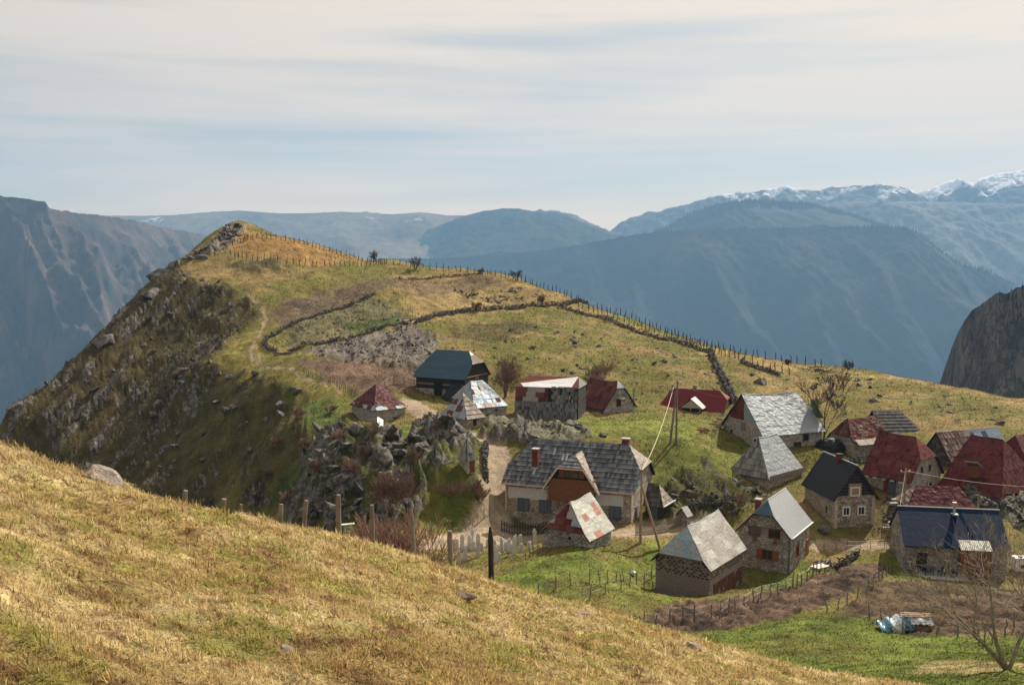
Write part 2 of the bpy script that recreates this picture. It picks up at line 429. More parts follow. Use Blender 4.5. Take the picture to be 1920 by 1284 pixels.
def near_fields(x, y):
    """colour, rockiness and soil roughness of the ground at x, y"""
    n1 = fbm(x / 9, y / 9, 4, .55, 1); n2 = fbm(x / 2.3, y / 2.3, 3, .55, 6); n3 = fbm(x / 26, y / 26, 3, .5, 9)
    base = OLIVE * .72 + (OCHRE * .70 - OLIVE * .72) * sstep(-.25, .8, n1 + .5 * n3)[:, None]
    base = base + (GREEN - base) * (sstep(.15, .7, fbm(x / 6, y / 6, 4, .6, 21) + .35 * n2) * .7)[:, None]
    base = base + (DARKG - base) * (sstep(.45, .75, fbm(x / 3.2, y / 1.9, 3, .6, 33)) * sstep(90, 140, y) * .8)[:, None]
    # dry near slope
    f = sstep(52, 32, y + .25 * x + 3 * n1)
    dry = STRAW + (OCHRE - STRAW) * sstep(-.5, .5, n2)[:, None]
    dry = dry + (OLIVE * 1.05 + GREEN * .45 - dry) * (sstep(-.05, .75, fbm(x / 1.3, y / 1.3, 5, .75, 40)) * .85)[:, None]
    dry = dry + (np.array((.20, .11, .055)) - dry) * (sstep(.32, .75, fbm(x / .6, y / .6, 4, .75, 50)) * .8)[:, None]
    base = base + (dry - base) * f[:, None]
    rock = np.zeros(len(x)); rough = np.zeros(len(x))
    for i, (poly, c, soft, st, rk) in enumerate(REGP):
        lo = poly.min(0) - 3 * soft - 2; hi = poly.max(0) + 3 * soft + 2
        s = np.nonzero((x > lo[0]) & (x < hi[0]) & (y > lo[1]) & (y < hi[1]))[0]
        if not len(s): continue
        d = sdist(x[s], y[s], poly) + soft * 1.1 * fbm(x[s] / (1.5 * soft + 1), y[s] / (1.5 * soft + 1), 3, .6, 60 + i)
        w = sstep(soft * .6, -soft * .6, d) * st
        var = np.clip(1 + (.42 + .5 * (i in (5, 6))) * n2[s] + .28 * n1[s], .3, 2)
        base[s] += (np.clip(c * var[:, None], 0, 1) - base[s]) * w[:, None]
        rock[s] += (rk - rock[s]) * w
        if c is REG[5][1] or i in (5, 6): rough[s] = np.maximum(rough[s], w)
    road = np.zeros(len(x))
    for line, hw in ROADS:
        lo = line.min(0) - hw - 3; hi = line.max(0) + hw + 3
        s = np.nonzero((x > lo[0]) & (x < hi[0]) & (y > lo[1]) & (y < hi[1]))[0]
        d = ldist(x[s], y[s], line) + .5 * fbm(x[s] / 1.4, y[s] / 1.4, 3, .6, 91)
        w = sstep(hw + .35, hw - .35, d)
        base[s] += (ROADC * (1 + .15 * n2[s])[:, None] - base[s]) * (w * .92)[:, None]
        rock[s] *= 1 - w; road[s] = np.maximum(road[s], w)
    return base, rock, rough, road
def strat(x, y):
    """tilted beds: on the left flank the rock runs in long bands down the slope"""
    k_ = sstep(-24, -42, x)
    return (x - .30 * (y - 180) * k_) * (1 + .7 * k_), y * (1 - .76 * k_)
def relief(x, y, rock, rough, road):
    calm = 1 - road
    near = sstep(60, 30, y)
    z = .16 * fbm(x / 4, y / 4, 4, .5, 70) * calm * (1 - .3 * near) + (.05 + .03 * near) * fbm(x / .8, y / .8, 3, .6, 77) * calm
    z += .30 * sstep(.05, .6, fbm(x / 7, y / 5, 3, .55, 81)) * sstep(110, 150, y) * calm
    z += rough * (.10 * np.sin((x * .75 + y * .35) * 5.0) + .24 * fbm(x / .8, y / .8, 3, .65, 84))
    r = rock * (.55 + .7 * sstep(-.3, .4, fbm(x / 6, y / 6, 3, .55, 90)))
    u, v = strat(x, y)
    pz = u / 5.0 + .9 * fbm(u / 9, v / 9, 3, .5, 120); fr = pz - np.floor(pz)
    z += r * 1.5 * (sstep(0, .16, fr) - fr) * sstep(.1, .3, rock)
    z += r * (1.0 * (ridged(u / 5.5, v / 5.5, 3, .5, 95) - .4) + .6 * ridged(u / 1.7, v / 1.7, 3, .55, 99))
    return z
def H(x, y):
    x = np.atleast_1d(np.asarray(x, float)); y = np.atleast_1d(np.asarray(y, float))
    _, rk, rg, rd = near_fields(x, y)
    return Hbase(x, y) + relief(x, y, rk, rg, rd)
def gp(px, py, dmin=D, up=0.0):
    """point on the finished ground under a photo pixel"""
    x, y = gxy(px, py, dmin)
    return Vector((x, y, float(H(x, y)[0]) + up))

# ------------------------------------------------------------------ ground mesh
NC, NR = 820, 860
tt = np.linspace(-1, 1, NC); az = np.radians(36 * tt + 26 * tt ** 7)
dep = np.exp(np.linspace(math.log(1.6), math.log(460), NR))
AZ, DP = np.meshgrid(az, dep)
gx = (np.tan(AZ) * DP).ravel(); gy = DP.ravel() - 1.2
gcol, grock, grough, groad = near_fields(gx, gy)
gz = Hbase(gx, gy) + relief(gx, gy, grock, grough, groad)
gme = np_mesh('ground', np.stack([gx, gy, gz], 1), grid_faces(NR, NC)[:, ::-1])
# rock shows where the relief is steep
Z2 = gz.reshape(NR, NC); 
sl = np.abs(np.gradient(Z2, axis=0)) / np.maximum(np.gradient(DP, axis=0), 1e-6) + np.abs(np.gradient(Z2, axis=1)) / np.maximum(np.abs(np.gradient(gx.reshape(NR, NC), axis=1)), 1e-6)
sl = sl.ravel()
su, sv = strat(gx, gy)
pat = fbm(su / 2.6, sv / 2.6, 4, .6, 110)
bare = np.clip(grock * 1.05 * sstep(-.15, .5, pat) + sstep(.15, .4, grock) * sstep(1.0, 2.2, sl) * .75, 0, 1)
vcol(gme, 'Col', np.clip(gcol, 0.01, 1))
vcol(gme, 'Bare', np.repeat(bare[:, None], 3, 1))

k = NT('ground_cover')
vec = k.coord('Object')
ca = k.n('ShaderNodeAttribute', attribute_name='Col'); ba = k.n('ShaderNodeAttribute', attribute_name='Bare')
nf = k.noise(vec, 3.5, 8, .68); nm = k.noise(vec, .6, 6, .6); ng = k.noise(vec, 14, 4, .7)
v1 = k.maprange(nf, .25, .75, .55, 1.45); v2 = k.maprange(nm, .3, .7, .75, 1.25); v3 = k.maprange(ng, .25, .75, .7, 1.3)
vv = k.math('MULTIPLY', k.math('MULTIPLY', v1, v2), v3)
cc = k.mix(1.0, ca.outputs['Color'], k.ramp(k.math('MULTIPLY', vv, .5), [(0, 0.0), (1, 1.0)]), 'MULTIPLY')
cc = k.mix(1.0, cc, (2.0, 2.0, 2.0), 'MULTIPLY')
hue = k.mix(k.maprange(k.noise(vec, 1.3, 5, .6), .45, .7, 0, .35), cc, k.mix(1.0, cc, (.72, 1.0, .6), 'MULTIPLY'))
rk1 = k.noise(vec, 1.6, 9, .68, .6); rk2 = k.noise(vec, 7, 6, .65)
rcol = k.ramp(rk1, [(.30, (.03, .028, .026)), (.46, (.10, .094, .087)), (.60, (.24, .225, .21)), (.78, (.42, .40, .38))])
rcol = k.mix(k.maprange(rk2, .3, .7, 0, .7), rcol, k.mix(1.0, rcol, (.55, .52, .5), 'MULTIPLY'))
edge = k.math('ADD', ba.outputs['Fac'], k.maprange(nf, .3, .7, -.3, .3))
fac = k.maprange(edge, .38, .58, 0, 1)
col = k.mix(fac, hue, rcol)
hgt = k.math('ADD', k.math('MULTIPLY', nf, .7), k.math('MULTIPLY', ng, .3))
bm_ = k.bump(hgt, .8, .10)
bm2 = k.bump(rk1, .9, .35, bm_)
k.done(col, .95, bm2, spec=.1)
ground = link('ground', gme, MATS['ground_cover'])
tag(ground, 'mountain pasture and village ground', kind='structure')

# ------------------------------------------------------------------ far mountains
def catmull(pts, step):
    pts = np.array(pts, float); out = []
    seg = np.abs(np.diff(pts[:, 0])); 
    for i in range(len(pts) - 1):
        n = max(2, int(seg[i] / step))
        t = np.linspace(0, 1, n, endpoint=False)[:, None]
        out.append(pts[i] + (pts[i + 1] - pts[i]) * t)
    out.append(pts[-1:])
    return np.concatenate(out)
def mountain(name, crest, slope_dir, front, drop, back, mat, seed, spur=0.0, spur_len=300.0, detail=0.0, jag=0.0, rows=90, step=4, p=1.0, bulge=0.0, shear=0.0):
    c = catmull(crest, step)
    R = np.array([U(*q) for q in c])
    s = np.concatenate([[0], np.cumsum(np.linalg.norm(np.diff(R[:, :2], axis=0), axis=1))])
    if jag: R[:, 2] += jag * (fbm(s / (jag * 9), s * 0 + 3.3, 5, .6, seed) )
    sd_ = np.array(slope_dir, float); sd_ /= np.linalg.norm(sd_)
    tf = np.linspace(0, 1, rows) ** 1.35; tb = np.linspace(0, 1, 14)[1:][::-1]
    X = []; 
    for t in tb:
        X.append(np.stack([R[:, 0] - sd_[0] * back * t, R[:, 1] - sd_[1] * back * t, R[:, 2] - drop * .8 * t ** 1.2], 1))
    for t in tf:
        w = front * t
        x = R[:, 0] + sd_[0] * w; y = R[:, 1] + sd_[1] * w
        z = R[:, 2] - drop * (t ** p) + bulge * math.sin(PI * t)
        g = min(1, t * 5)
        if spur: z = z + spur * g * (ridged((s + shear * w) / spur_len, s * 0 + t * 1.3 + seed, 3, .5, seed) - .45)
        if detail: z = z + detail * min(1, t * 14) * ridged(x / (detail * 6), y / (detail * 6), 5, .6, seed + 5)
        X.append(np.stack([x, y, z], 1))
    V = np.concatenate(X); nr = len(X); nc = len(R)
    me = np_mesh(name, V, grid_faces(nr, nc)[:, ::-1])
    o = link(name, me, MATS[mat])
    tag(o, kind='structure')
    return o, R, V.reshape(nr, nc, 3)
def mat_mountain(name, c1, c2, c3, sc, snow=0.0, snowz=None, tree=None):
    k = NT(name)
    vec = k.coord('Object')
    a = k.noise(vec, 1.0 / sc, 8, .62, .3); b = k.noise(vec, 6.0 / sc, 6, .65); e = k.noise(vec, 34.0 / sc, 5, .7)
    col = k.ramp(a, [(.36, c1), (.5, c2), (.64, c3)])
    col = k.mix(k.maprange(b, .3, .7, .0, .75), col, k.mix(1.0, col, (.45, .5, .5), 'MULTIPLY'))
    col = k.mix(k.maprange(e, .4, .62, 0, .8), col, k.mix(1.0, col, (.38, .42, .40), 'MULTIPLY'))
    if snow:
        g = k.n('ShaderNodeNewGeometry'); sp = k.n('ShaderNodeSeparateXYZ'); k.l(g.outputs['Position'], sp.inputs[0])
        zz = k.maprange(sp.outputs[2], snowz[0], snowz[1], -.35, .25)
        sn = k.math('ADD', k.noise(vec, 1.5 / sc, 7, .6, .5), zz)
        col = k.mix(k.maprange(sn, .58 - snow, .68 - snow, 0, .95), col, (.86, .88, .92))
    k.done(col, .95, k.bump(b, .5, sc * .02, k.bump(e, .6, sc * .006)), spec=.05)
mat_mountain('mountain_forest', (.014, .020, .016), (.028, .031, .024), (.085, .062, .043), 380)
mat_mountain('mountain_brown', (.035, .038, .038), (.085, .066, .055), (.19, .125, .10), 200)
mat_mountain('mountain_plateau', (.14, .105, .07), (.21, .16, .105), (.28, .215, .14), 500, .02, (-200, 900))
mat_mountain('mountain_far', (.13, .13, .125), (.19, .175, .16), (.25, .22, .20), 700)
mat_mountain('mountain_snow', (.07, .07, .075), (.13, .12, .11), (.19, .165, .15), 300, .015, (150, 640))
k = NT('cliff_rock'); vec = k.coord('Object', (1, 1, .28)); vec2 = k.coord('Object')
ca_ = k.noise(vec, .045, 8, .66, .6); cb_ = k.noise(vec, .16, 7, .68, .5); cc_ = k.noise(vec2, .5, 6, .65)
ccol_ = k.ramp(ca_, [(.36, (.07, .064, .058)), (.48, (.16, .145, .13)), (.62, (.30, .265, .23))])
crk = k.maprange(k.math('ABSOLUTE', k.math('SUBTRACT', cb_, .5)), 0, .05, .85, 0)
ccol_ = k.mix(crk, ccol_, (.03, .028, .026)); ccol_ = k.mix(k.maprange(cc_, .35, .65, 0, .6), ccol_, k.mix(1.0, ccol_, (.5, .48, .42), 'MULTIPLY'))
k.done(ccol_, .95, k.bump(cb_, 1.0, 6.0, k.bump(cc_, .8, 1.5)), spec=.05)
mat_mountain('conifer_hill', (.03, .042, .03), (.045, .055, .036), (.08, .075, .05), 120)

mountain('mountain_left', [(-420,300,4025),(-150,335,3762),(-40,352,3587),(0,367,3500),(45,372,3482),(84,378,3465),(92,389,3465),(110,395,3500),(180,403,3762),(250,413,4112),(310,428,4375),(385,440,4725),(480,452,4987),(620,476,5337),(760,500,5775)],
         (.62, -.78), 1900, 1500, 1200, 'mountain_brown', 3, spur=120, spur_len=330, detail=22, jag=5, rows=150, step=3, p=.92, shear=.12)
mountain('mountain_plateau', [(60,412,7900),(180,404,7900),(270,405,7900),(330,403,7900),(400,397,7900),(450,395,7900),(520,400,7900),(580,400,7900),(640,397,7900),(700,402,7900),(750,401,7900),(790,398,7900),(840,404,7900),(900,404,7900),(1000,410,7900),(1150,440,7900),(1300,475,7900)],
         (0, -1), 1760, 420, 300, 'mountain_plateau', 8, spur=42, spur_len=800, detail=9, jag=3, rows=70, p=.85)
mountain('mountain_forest_hill', [(780,440,7280),(820,425,7150),(860,408,7020),(885,401,6955),(915,394,6890),(945,391,6890),(975,391,6825),(1000,397,6760),(1050,399,6695),(1090,415,6630),(1140,434,6565),(1200,452,6500),(1290,475,6435)],
         (-.1, -1), 800, 330, 400, 'conifer_hill', 12, spur=24, spur_len=380, detail=9, jag=7, rows=60, p=.9)
_, RC, VC = mountain('mountain_canyon_side', [(300,500,7384),(520,490,6816),(640,486,6532),(730,485,6106),(850,483,5964),(930,478,5822),(1000,471,5751),(1060,463,5680),(1110,455,5680),(1180,442,5609),(1250,433,5538),(1350,430,5467),(1450,428,5396),(1560,425,5325),(1640,424,5254),(1700,427,5183),(1722,438,5183),(1760,470,5183),(1800,496,5112),(1850,508,5041),(1885,526,5041),(1905,552,4970),(1960,590,4899),(2100,640,4828)],
         (.35, -.94), 2700, 1500, 900, 'mountain_forest', 15, spur=105, spur_len=700, detail=12, jag=5, rows=120, p=.9, shear=.25)
_, RK, VK = mountain('mountain_knoll', [(1180,450,6485),(1245,432,6416),(1290,406,6347),(1330,391,6278),(1370,383,6209),(1420,379,6209),(1470,381,6209),(1520,387,6209),(1570,399,6209),(1620,417,6140),(1680,440,6071)],
         (.2, -1), 700, 180, 500, 'conifer_hill', 19, spur=15, spur_len=250, detail=6, jag=5, rows=40)
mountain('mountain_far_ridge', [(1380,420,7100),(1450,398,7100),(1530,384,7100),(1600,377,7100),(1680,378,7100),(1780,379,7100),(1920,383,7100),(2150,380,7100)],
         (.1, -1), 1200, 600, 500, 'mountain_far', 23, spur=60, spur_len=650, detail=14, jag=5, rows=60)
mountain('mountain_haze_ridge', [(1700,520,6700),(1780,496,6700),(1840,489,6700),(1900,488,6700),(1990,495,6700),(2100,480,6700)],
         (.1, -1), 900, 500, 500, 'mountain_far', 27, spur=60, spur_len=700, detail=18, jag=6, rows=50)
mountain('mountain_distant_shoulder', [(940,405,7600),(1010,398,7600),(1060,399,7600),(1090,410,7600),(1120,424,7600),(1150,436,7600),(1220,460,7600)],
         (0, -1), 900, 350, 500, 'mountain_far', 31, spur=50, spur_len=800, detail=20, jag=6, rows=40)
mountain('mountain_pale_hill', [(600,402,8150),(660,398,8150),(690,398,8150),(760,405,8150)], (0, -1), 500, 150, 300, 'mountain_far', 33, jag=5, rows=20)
mountain('mountain_snow_range', [(1080,470,7900),(1140,437,7900),(1165,415,7900),(1200,402,7900),(1260,390,7900),(1330,371,7900),(1380,361,7900),(1410,362,7900),(1445,353,7900),(1480,349,7900),(1505,354,7900),(1525,358,7900),(1560,352,7900),(1600,350,7900),(1640,347,7900),(1680,352,7900),(1705,360,7900),(1725,363,7900),(1755,348,7900),(1785,338,7900),(1803,346,7900),(1830,338,7900),(1862,327,7900),(1900,321,7900),(1920,317,7900),(2000,306,7900),(2150,330,7900)],
         (.1, -1), 1300, 560, 500, 'mountain_snow', 37, spur=50, spur_len=420, detail=17, jag=9, rows=100, step=3)
_, RX, VX = mountain('cliff_right', [(1740,800,640),(1772,735,640),(1784,712,635),(1792,680,630),(1797,640,625),(1803,612,620),(1822,588,615),(1845,568,610),(1868,551,605),(1895,541,600),(1930,531,595),(2000,508,590),(2150,470,580),(2400,430,560)],
         (-.25, -.97), 150, 190, 200, 'cliff_rock', 41, spur=15, spur_len=22, detail=3.5, jag=2.2, rows=190, step=2, p=.58, shear=.1)
# canyon floor and the land beyond
vf = np_mesh('valley', np.array([(-8900,-1400,-1080),(8900,-1400,-1080),(8900,8500,-1080),(-8900,8500,-1080)]), np.array([[0,1,2,3]]))
tag(link('valley', vf, MATS['mountain_forest']), kind='structure')
# conifers along the far crest
def conifers(name, V, rows_, n, h0, h1, sel):
    pts = []
    nr, nc, _ = V.shape
    for i in range(n):
        c = RNG.integers(sel[0] * nc, sel[1] * nc); r = RNG.integers(rows_[0], rows_[1])
        pts.append(V[r, min(c, nc - 1)] + RNG.uniform(-h1 * .55, h1 * .55, 3) * (1, 1, 0))
    vs = []; fs = []
    for q in pts:
        h = RNG.uniform(h0, h1); w = h * .2; b = len(vs); a0 = RNG.uniform(0, 6)
        for j in range(4):
            a = a0 + j * PI / 2
            vs.append((q[0] + w * math.cos(a), q[1] + w * math.sin(a), q[2] - 2))
        vs.append((q[0], q[1], q[2] + h))
        fs += [(b, b + 1, b + 4), (b + 1, b + 2, b + 4), (b + 2, b + 3, b + 4), (b + 3, b, b + 4)]
    o = link(name, np_mesh(name, np.array(vs), np.array(fs), False), MATS['conifer_hill'])
    tag(o, 'distant dark conifer forest on the far hilltop', 'forest', kind='stuff')
conifers('conifer_forest', VK, (11, 30), 2600, 11, 30, (.1, .95))
conifers('cliff_scrub', VX, (11, 30), 700, 1.2, 3.2, (.2, .95))
conifers('canyon_forest', VC, (12, 22), 1500, 8, 20, (.5, .9))

# ------------------------------------------------------------------ the air
def haze_box(x0, x1, y0, y1, z0, z1):
    v = np.array([(x, y, z) for z in (z0, z1) for y in (y0, y1) for x in (x0, x1)], float)
    f = np.array([(0,2,3,1),(4,5,7,6),(0,1,5,4),(2,6,7,3),(0,4,6,2),(1,3,7,5)])
    me = np_mesh('haze', v, f, False)
    m = bpy.data.materials.new('air'); m.use_nodes = True; t = m.node_tree; t.nodes.clear()
    o = t.nodes.new('ShaderNodeOutputMaterial'); pv = t.nodes.new('ShaderNodeVolumePrincipled')
    pv.inputs['Color'].default_value = (.33, .61, .97, 1); pv.inputs['Density'].default_value = HAZE
    pv.inputs['Anisotropy'].default_value = 0.1
    t.links.new(pv.outputs[0], o.inputs['Volume'])
    ob = link('haze', me, m)
    tag(ob, 'blue haze filling the valley air', 'haze', kind='stuff')
HAZE = 0.95e-4
haze_box(-9000, 9000, -1500, 8600, -1950, 800)
# ------------------------------------------------------------------ building materials
def flat(name, c, rough=.8, metal=0, var=.25, sc=3.0, spec=.3, bump=.0):
    k = NT(name); vec = k.coord('Object')
    n = k.noise(vec, sc, 6, .62)
    col = k.mix(k.maprange(n, .3, .7, 0, 1), tuple(x * (1 - var) for x in c), tuple(min(1, x * (1 + var)) for x in c))
    oi = k.n('ShaderNodeObjectInfo')
    col = k.mix(k.maprange(oi.outputs['Random'], 0, 1, 0, .35), col, k.mix(1.0, col, (.6, .6, .62), 'MULTIPLY'))
    return k.done(col, rough, k.bump(n, bump, .04) if bump else None, metal, spec)
def metal_sheet(name, c, rust=.2, rough=.45, rustc=(.19, .045, .022), metal=.55, pale=None, wave=.5):
    k = NT(name); vec = k.coord('Object'); oi = k.n('ShaderNodeObjectInfo')
    sh = k.n('ShaderNodeVectorMath', operation='ADD'); k.l(vec, sh.inputs[0])
    r3 = k.n('ShaderNodeCombineXYZ')
    for i in range(3): k.l(k.math('MULTIPLY', oi.outputs['Random'], 37.0 + 11 * i), r3.inputs[i])
    k.l(r3.outputs[0], sh.inputs[1]); v = sh.outputs[0]
    n = k.noise(v, 1.4, 8, .66, .4); f = k.noise(v, 7, 6, .6)
    base = k.mix(k.maprange(f, .25, .75, 0, 1), tuple(x * .72 for x in c), tuple(min(1, x * 1.2) for x in (pale or c)))
    base = k.mix(k.math('MULTIPLY', oi.outputs['Random'], .4), base, k.mix(1.0, base, (.62, .6, .6), 'MULTIPLY'))
    m = k.maprange(k.math('ADD', n, k.math('MULTIPLY', f, .25)), .86 - rust * .5, .94 - rust * .5, 0, 1)
    rc = k.mix(k.maprange(f, .3, .7, 0, 1), rustc, tuple(x * 1.7 for x in rustc))
    col = k.mix(m, base, rc)
    rg = k.math('ADD', k.math('MULTIPLY', m, .4), rough)
    wv = k.noise(v, 2.2, 3, .5)
    k.b.inputs['Metallic'].default_value = metal
    k.l(k.math('MULTIPLY', k.math('SUBTRACT', 1.0, m), metal), k.b.inputs['Metallic'])
    k.done(col, rg, k.bump(wv, wave, .12, k.bump(f, .25, .03)), metal, .12 if metal < .28 else .35)
    return k.m
def stone_mat(name, tones, sc=3.2, mortar=(.30, .27, .23), stain=.5):
    k = NT(name); vec = k.coord('Object', (1, 1, 1.55))
    wob = k.n('ShaderNodeVectorMath', operation='ADD'); k.l(vec, wob.inputs[0])
    nz = k.n('ShaderNodeTexNoise'); k.l(vec, nz.inputs['Vector']); nz.inputs['Scale'].default_value = 2.0
    sc_ = k.n('ShaderNodeVectorMath', operation='SCALE'); k.l(nz.outputs['Color'], sc_.inputs[0]); sc_.inputs['Scale'].default_value = .22
    k.l(sc_.outputs[0], wob.inputs[1]); v = wob.outputs[0]
    vo = k.n('ShaderNodeTexVoronoi', feature='F1'); k.l(v, vo.inputs['Vector']); vo.inputs['Scale'].default_value = sc
    ve = k.n('ShaderNodeTexVoronoi', feature='DISTANCE_TO_EDGE'); k.l(v, ve.inputs['Vector']); ve.inputs['Scale'].default_value = sc
    sp = k.n('ShaderNodeSeparateColor'); k.l(vo.outputs['Color'], sp.inputs[0])
    col = k.ramp(sp.outputs[0], [(0, tones[2]), (.3, tones[0]), (.65, tones[1]), (1, tones[3])])
    f = k.noise(vec, 9, 6, .65)
    col = k.mix(k.maprange(f, .3, .7, 0, .6), col, k.mix(1.0, col, (.6, .58, .55), 'MULTIPLY'))
    e = k.maprange(ve.outputs['Distance'], .0, .10, 1, 0)
    col = k.mix(k.math('MULTIPLY', e, .85), col, tuple(x * .32 for x in mortar))
    st = k.noise(vec, .55, 5, .6)
    col = k.mix(k.maprange(st, .42, .7, 0, stain), col, k.mix(1.0, col, (.42, .38, .34), 'MULTIPLY'))
    k.done(col, .92, k.bump(k.math('ADD', k.maprange(ve.outputs['Distance'], 0, .15, 0, 1), k.math('MULTIPLY', f, .4)), .9, .06), spec=.15)
    return k.m
def wood_mat(name, c, rough=.85):
    k = NT(name); vec = k.coord('Object', (1, 1, .2))
    ca = k.n('ShaderNodeAttribute', attribute_name='Tint')
    n = k.noise(vec, 9, 6, .6); oi = k.n('ShaderNodeObjectInfo')
    col = k.mix(k.maprange(n, .3, .7, 0, 1), tuple(x * .6 for x in c), tuple(min(1, x * 1.3) for x in c))
    col = k.mix(k.math('MULTIPLY', oi.outputs['Random'], .4), col, k.mix(1.0, col, (.6, .6, .6), 'MULTIPLY'))
    return k.done(col, rough, k.bump(n, .3, .03), 0, .2)
def shingle_mat(name, c, c2):
    k = NT(name); vec = k.coord('Object')
    ca = k.n('ShaderNodeAttribute', attribute_name='Tint')
    n = k.noise(vec, 12, 5, .6)
    col = k.mix(ca.outputs['Fac'], c, c2)
    col = k.mix(k.maprange(n, .3, .7, 0, .7), col, k.mix(1.0, col, (.55, .55, .55), 'MULTIPLY'))
    return k.done(col, .75, k.bump(n, .3, .02), 0, .3)
stone_mat('stone_tan', [(.46, .38, .29), (.56, .47, .37), (.30, .245, .19), (.64, .57, .47)], 2.8)
stone_mat('stone_grey', [(.41, .375, .335), (.53, .485, .435), (.25, .23, .21), (.62, .575, .52)], 2.8)
stone_mat('stone_pale', [(.48, .43, .37), (.57, .52, .45), (.36, .31, .265), (.63, .58, .52)], 3.0, (.42, .37, .31), .3)
stone_mat('stone_dark', [(.10, .095, .09), (.16, .15, .14), (.07, .065, .06), (.24, .22, .2)], 2.6, (.06, .055, .05))
flat('plaster_grey', (.50, .49, .48), .9, var=.12)
flat('plaster_tan', (.50, .44, .36), .9, var=.15)
flat('concrete', (.40, .385, .37), .9, var=.15)
flat('block_grey', (.27, .22, .195), .9, var=.25, sc=6)
flat('wood_brown', (.17, .066, .024), .6, var=.3)
flat('wood_orange', (.24, .075, .022), .6, var=.25)
flat('timber_dark', (.035, .03, .026), .9, var=.4)
flat('timber_grey', (.20, .17, .145), .9, var=.3, sc=5)
flat('timber_tan', (.32, .22, .13), .85, var=.3, sc=5)
flat('shutter_blue', (.085, .105, .13), .6, var=.2)
flat('white_paint', (.78, .77, .74), .5, var=.06)
flat('cream_paint', (.62, .52, .40), .6, var=.1)
flat('brick_red', (.15, .032, .024), .9, var=.3)
flat('opening_shade', (.012, .011, .011), .9, var=.2)  # near-black panels paint the unlit depth of vents, doorways and windows on solid walls
flat('glass', (.03, .035, .04), .12, spec=.6)
flat('under', (.05, .042, .036), .95)
flat('plastic_dark', (.02, .028, .045), .4)
flat('tarp_blue', (.14, .30, .40), .35, var=.35, bump=.6)
flat('tarp_white', (.62, .66, .68), .4, var=.2, bump=.6)
flat('marble', (.50, .485, .45), .6, var=.14, sc=6)
flat('firewood', (.25, .17, .11), .9, var=.45, sc=9)
flat('rail_metal', (.12, .11, .10), .5, .6)
flat('black_tarp', (.012, .012, .013), .6, bump=.8)
flat('green_paint', (.10, .34, .09), .5)
flat('tarp_green', (.035, .11, .05), .6)
flat('pale_stone', (.30, .245, .205), .9, var=.5, sc=7, bump=.8)
flat('car_paint', (.018, .018, .02), .25, .3, spec=.6)
flat('tyre', (.015, .015, .015), .9)
flat('silver_paint', (.5, .5, .5), .35, .7)
metal_sheet('tin_silver', (.31, .345, .37), .06, .62, pale=(.36, .39, .41), wave=.9, metal=.3)
metal_sheet('tin_dull', (.28, .26, .23), .22, .55, rustc=(.24, .12, .06), pale=(.36, .34, .30), metal=.25)
metal_sheet('tin_pale', (.40, .40, .35), .04, .55, rustc=(.30, .10, .055), metal=.2)
metal_sheet('tin_rust', (.13, .045, .034), .9, .65, (.105, .036, .027), .1)
metal_sheet('tin_salmon', (.36, .15, .10), .3, .6, (.26, .09, .06), .1, pale=(.42, .22, .16))
metal_sheet('tin_blue', (.22, .31, .38), .12, .45, pale=(.30, .39, .45), metal=.3)
metal_sheet('roof_maroon', (.085, .020, .022), .42, .6, (.035, .012, .012), .08, pale=(.13, .035, .035), wave=.9)
metal_sheet('roof_red', (.10, .022, .020), .42, .6, (.04, .013, .012), .08, pale=(.15, .035, .03), wave=.9)
metal_sheet('roof_blue_grey', (.055, .105, .145), .05, .6, (.04, .08, .11), .1, wave=.3)
metal_sheet('roof_blue', (.003, .015, .052), .04, .6, (.01, .03, .07), .0, wave=.15)
metal_sheet('roof_slate', (.018, .021, .027), .04, .6, (.04, .04, .05), .05, wave=.15)
metal_sheet('roof_light', (.40, .42, .43), .02, .42, (.3, .3, .3), .45, wave=.15)
metal_sheet('roof_crimson', (.15, .022, .026), .04, .45, (.12, .02, .02), .2, wave=.15)
metal_sheet('roof_glint_white', (.88, .87, .87), .02, .4, (.5, .4, .35), .05, pale=(.9, .9, .9), wave=.2)  # near-white base colour stands in for sun glint on the tin
metal_sheet('roof_brown', (.13, .062, .052), .35, .6, (.26, .20, .16), .15, wave=1.0)
shingle_mat('shingle_slate', (.045, .05, .06), (.20, .205, .215))
shingle_mat('shingle_grey', (.12, .115, .11), (.34, .325, .30))
shingle_mat('shingle_ruin', (.06, .056, .052), (.27, .255, .235))
shingle_mat('shingle_tan', (.20, .165, .125), (.42, .36, .285))
shingle_mat('shingle_dark', (.045, .042, .04), (.13, .125, .115))
shingle_mat('shingle_rust', (.10, .035, .028), (.34, .27, .21))

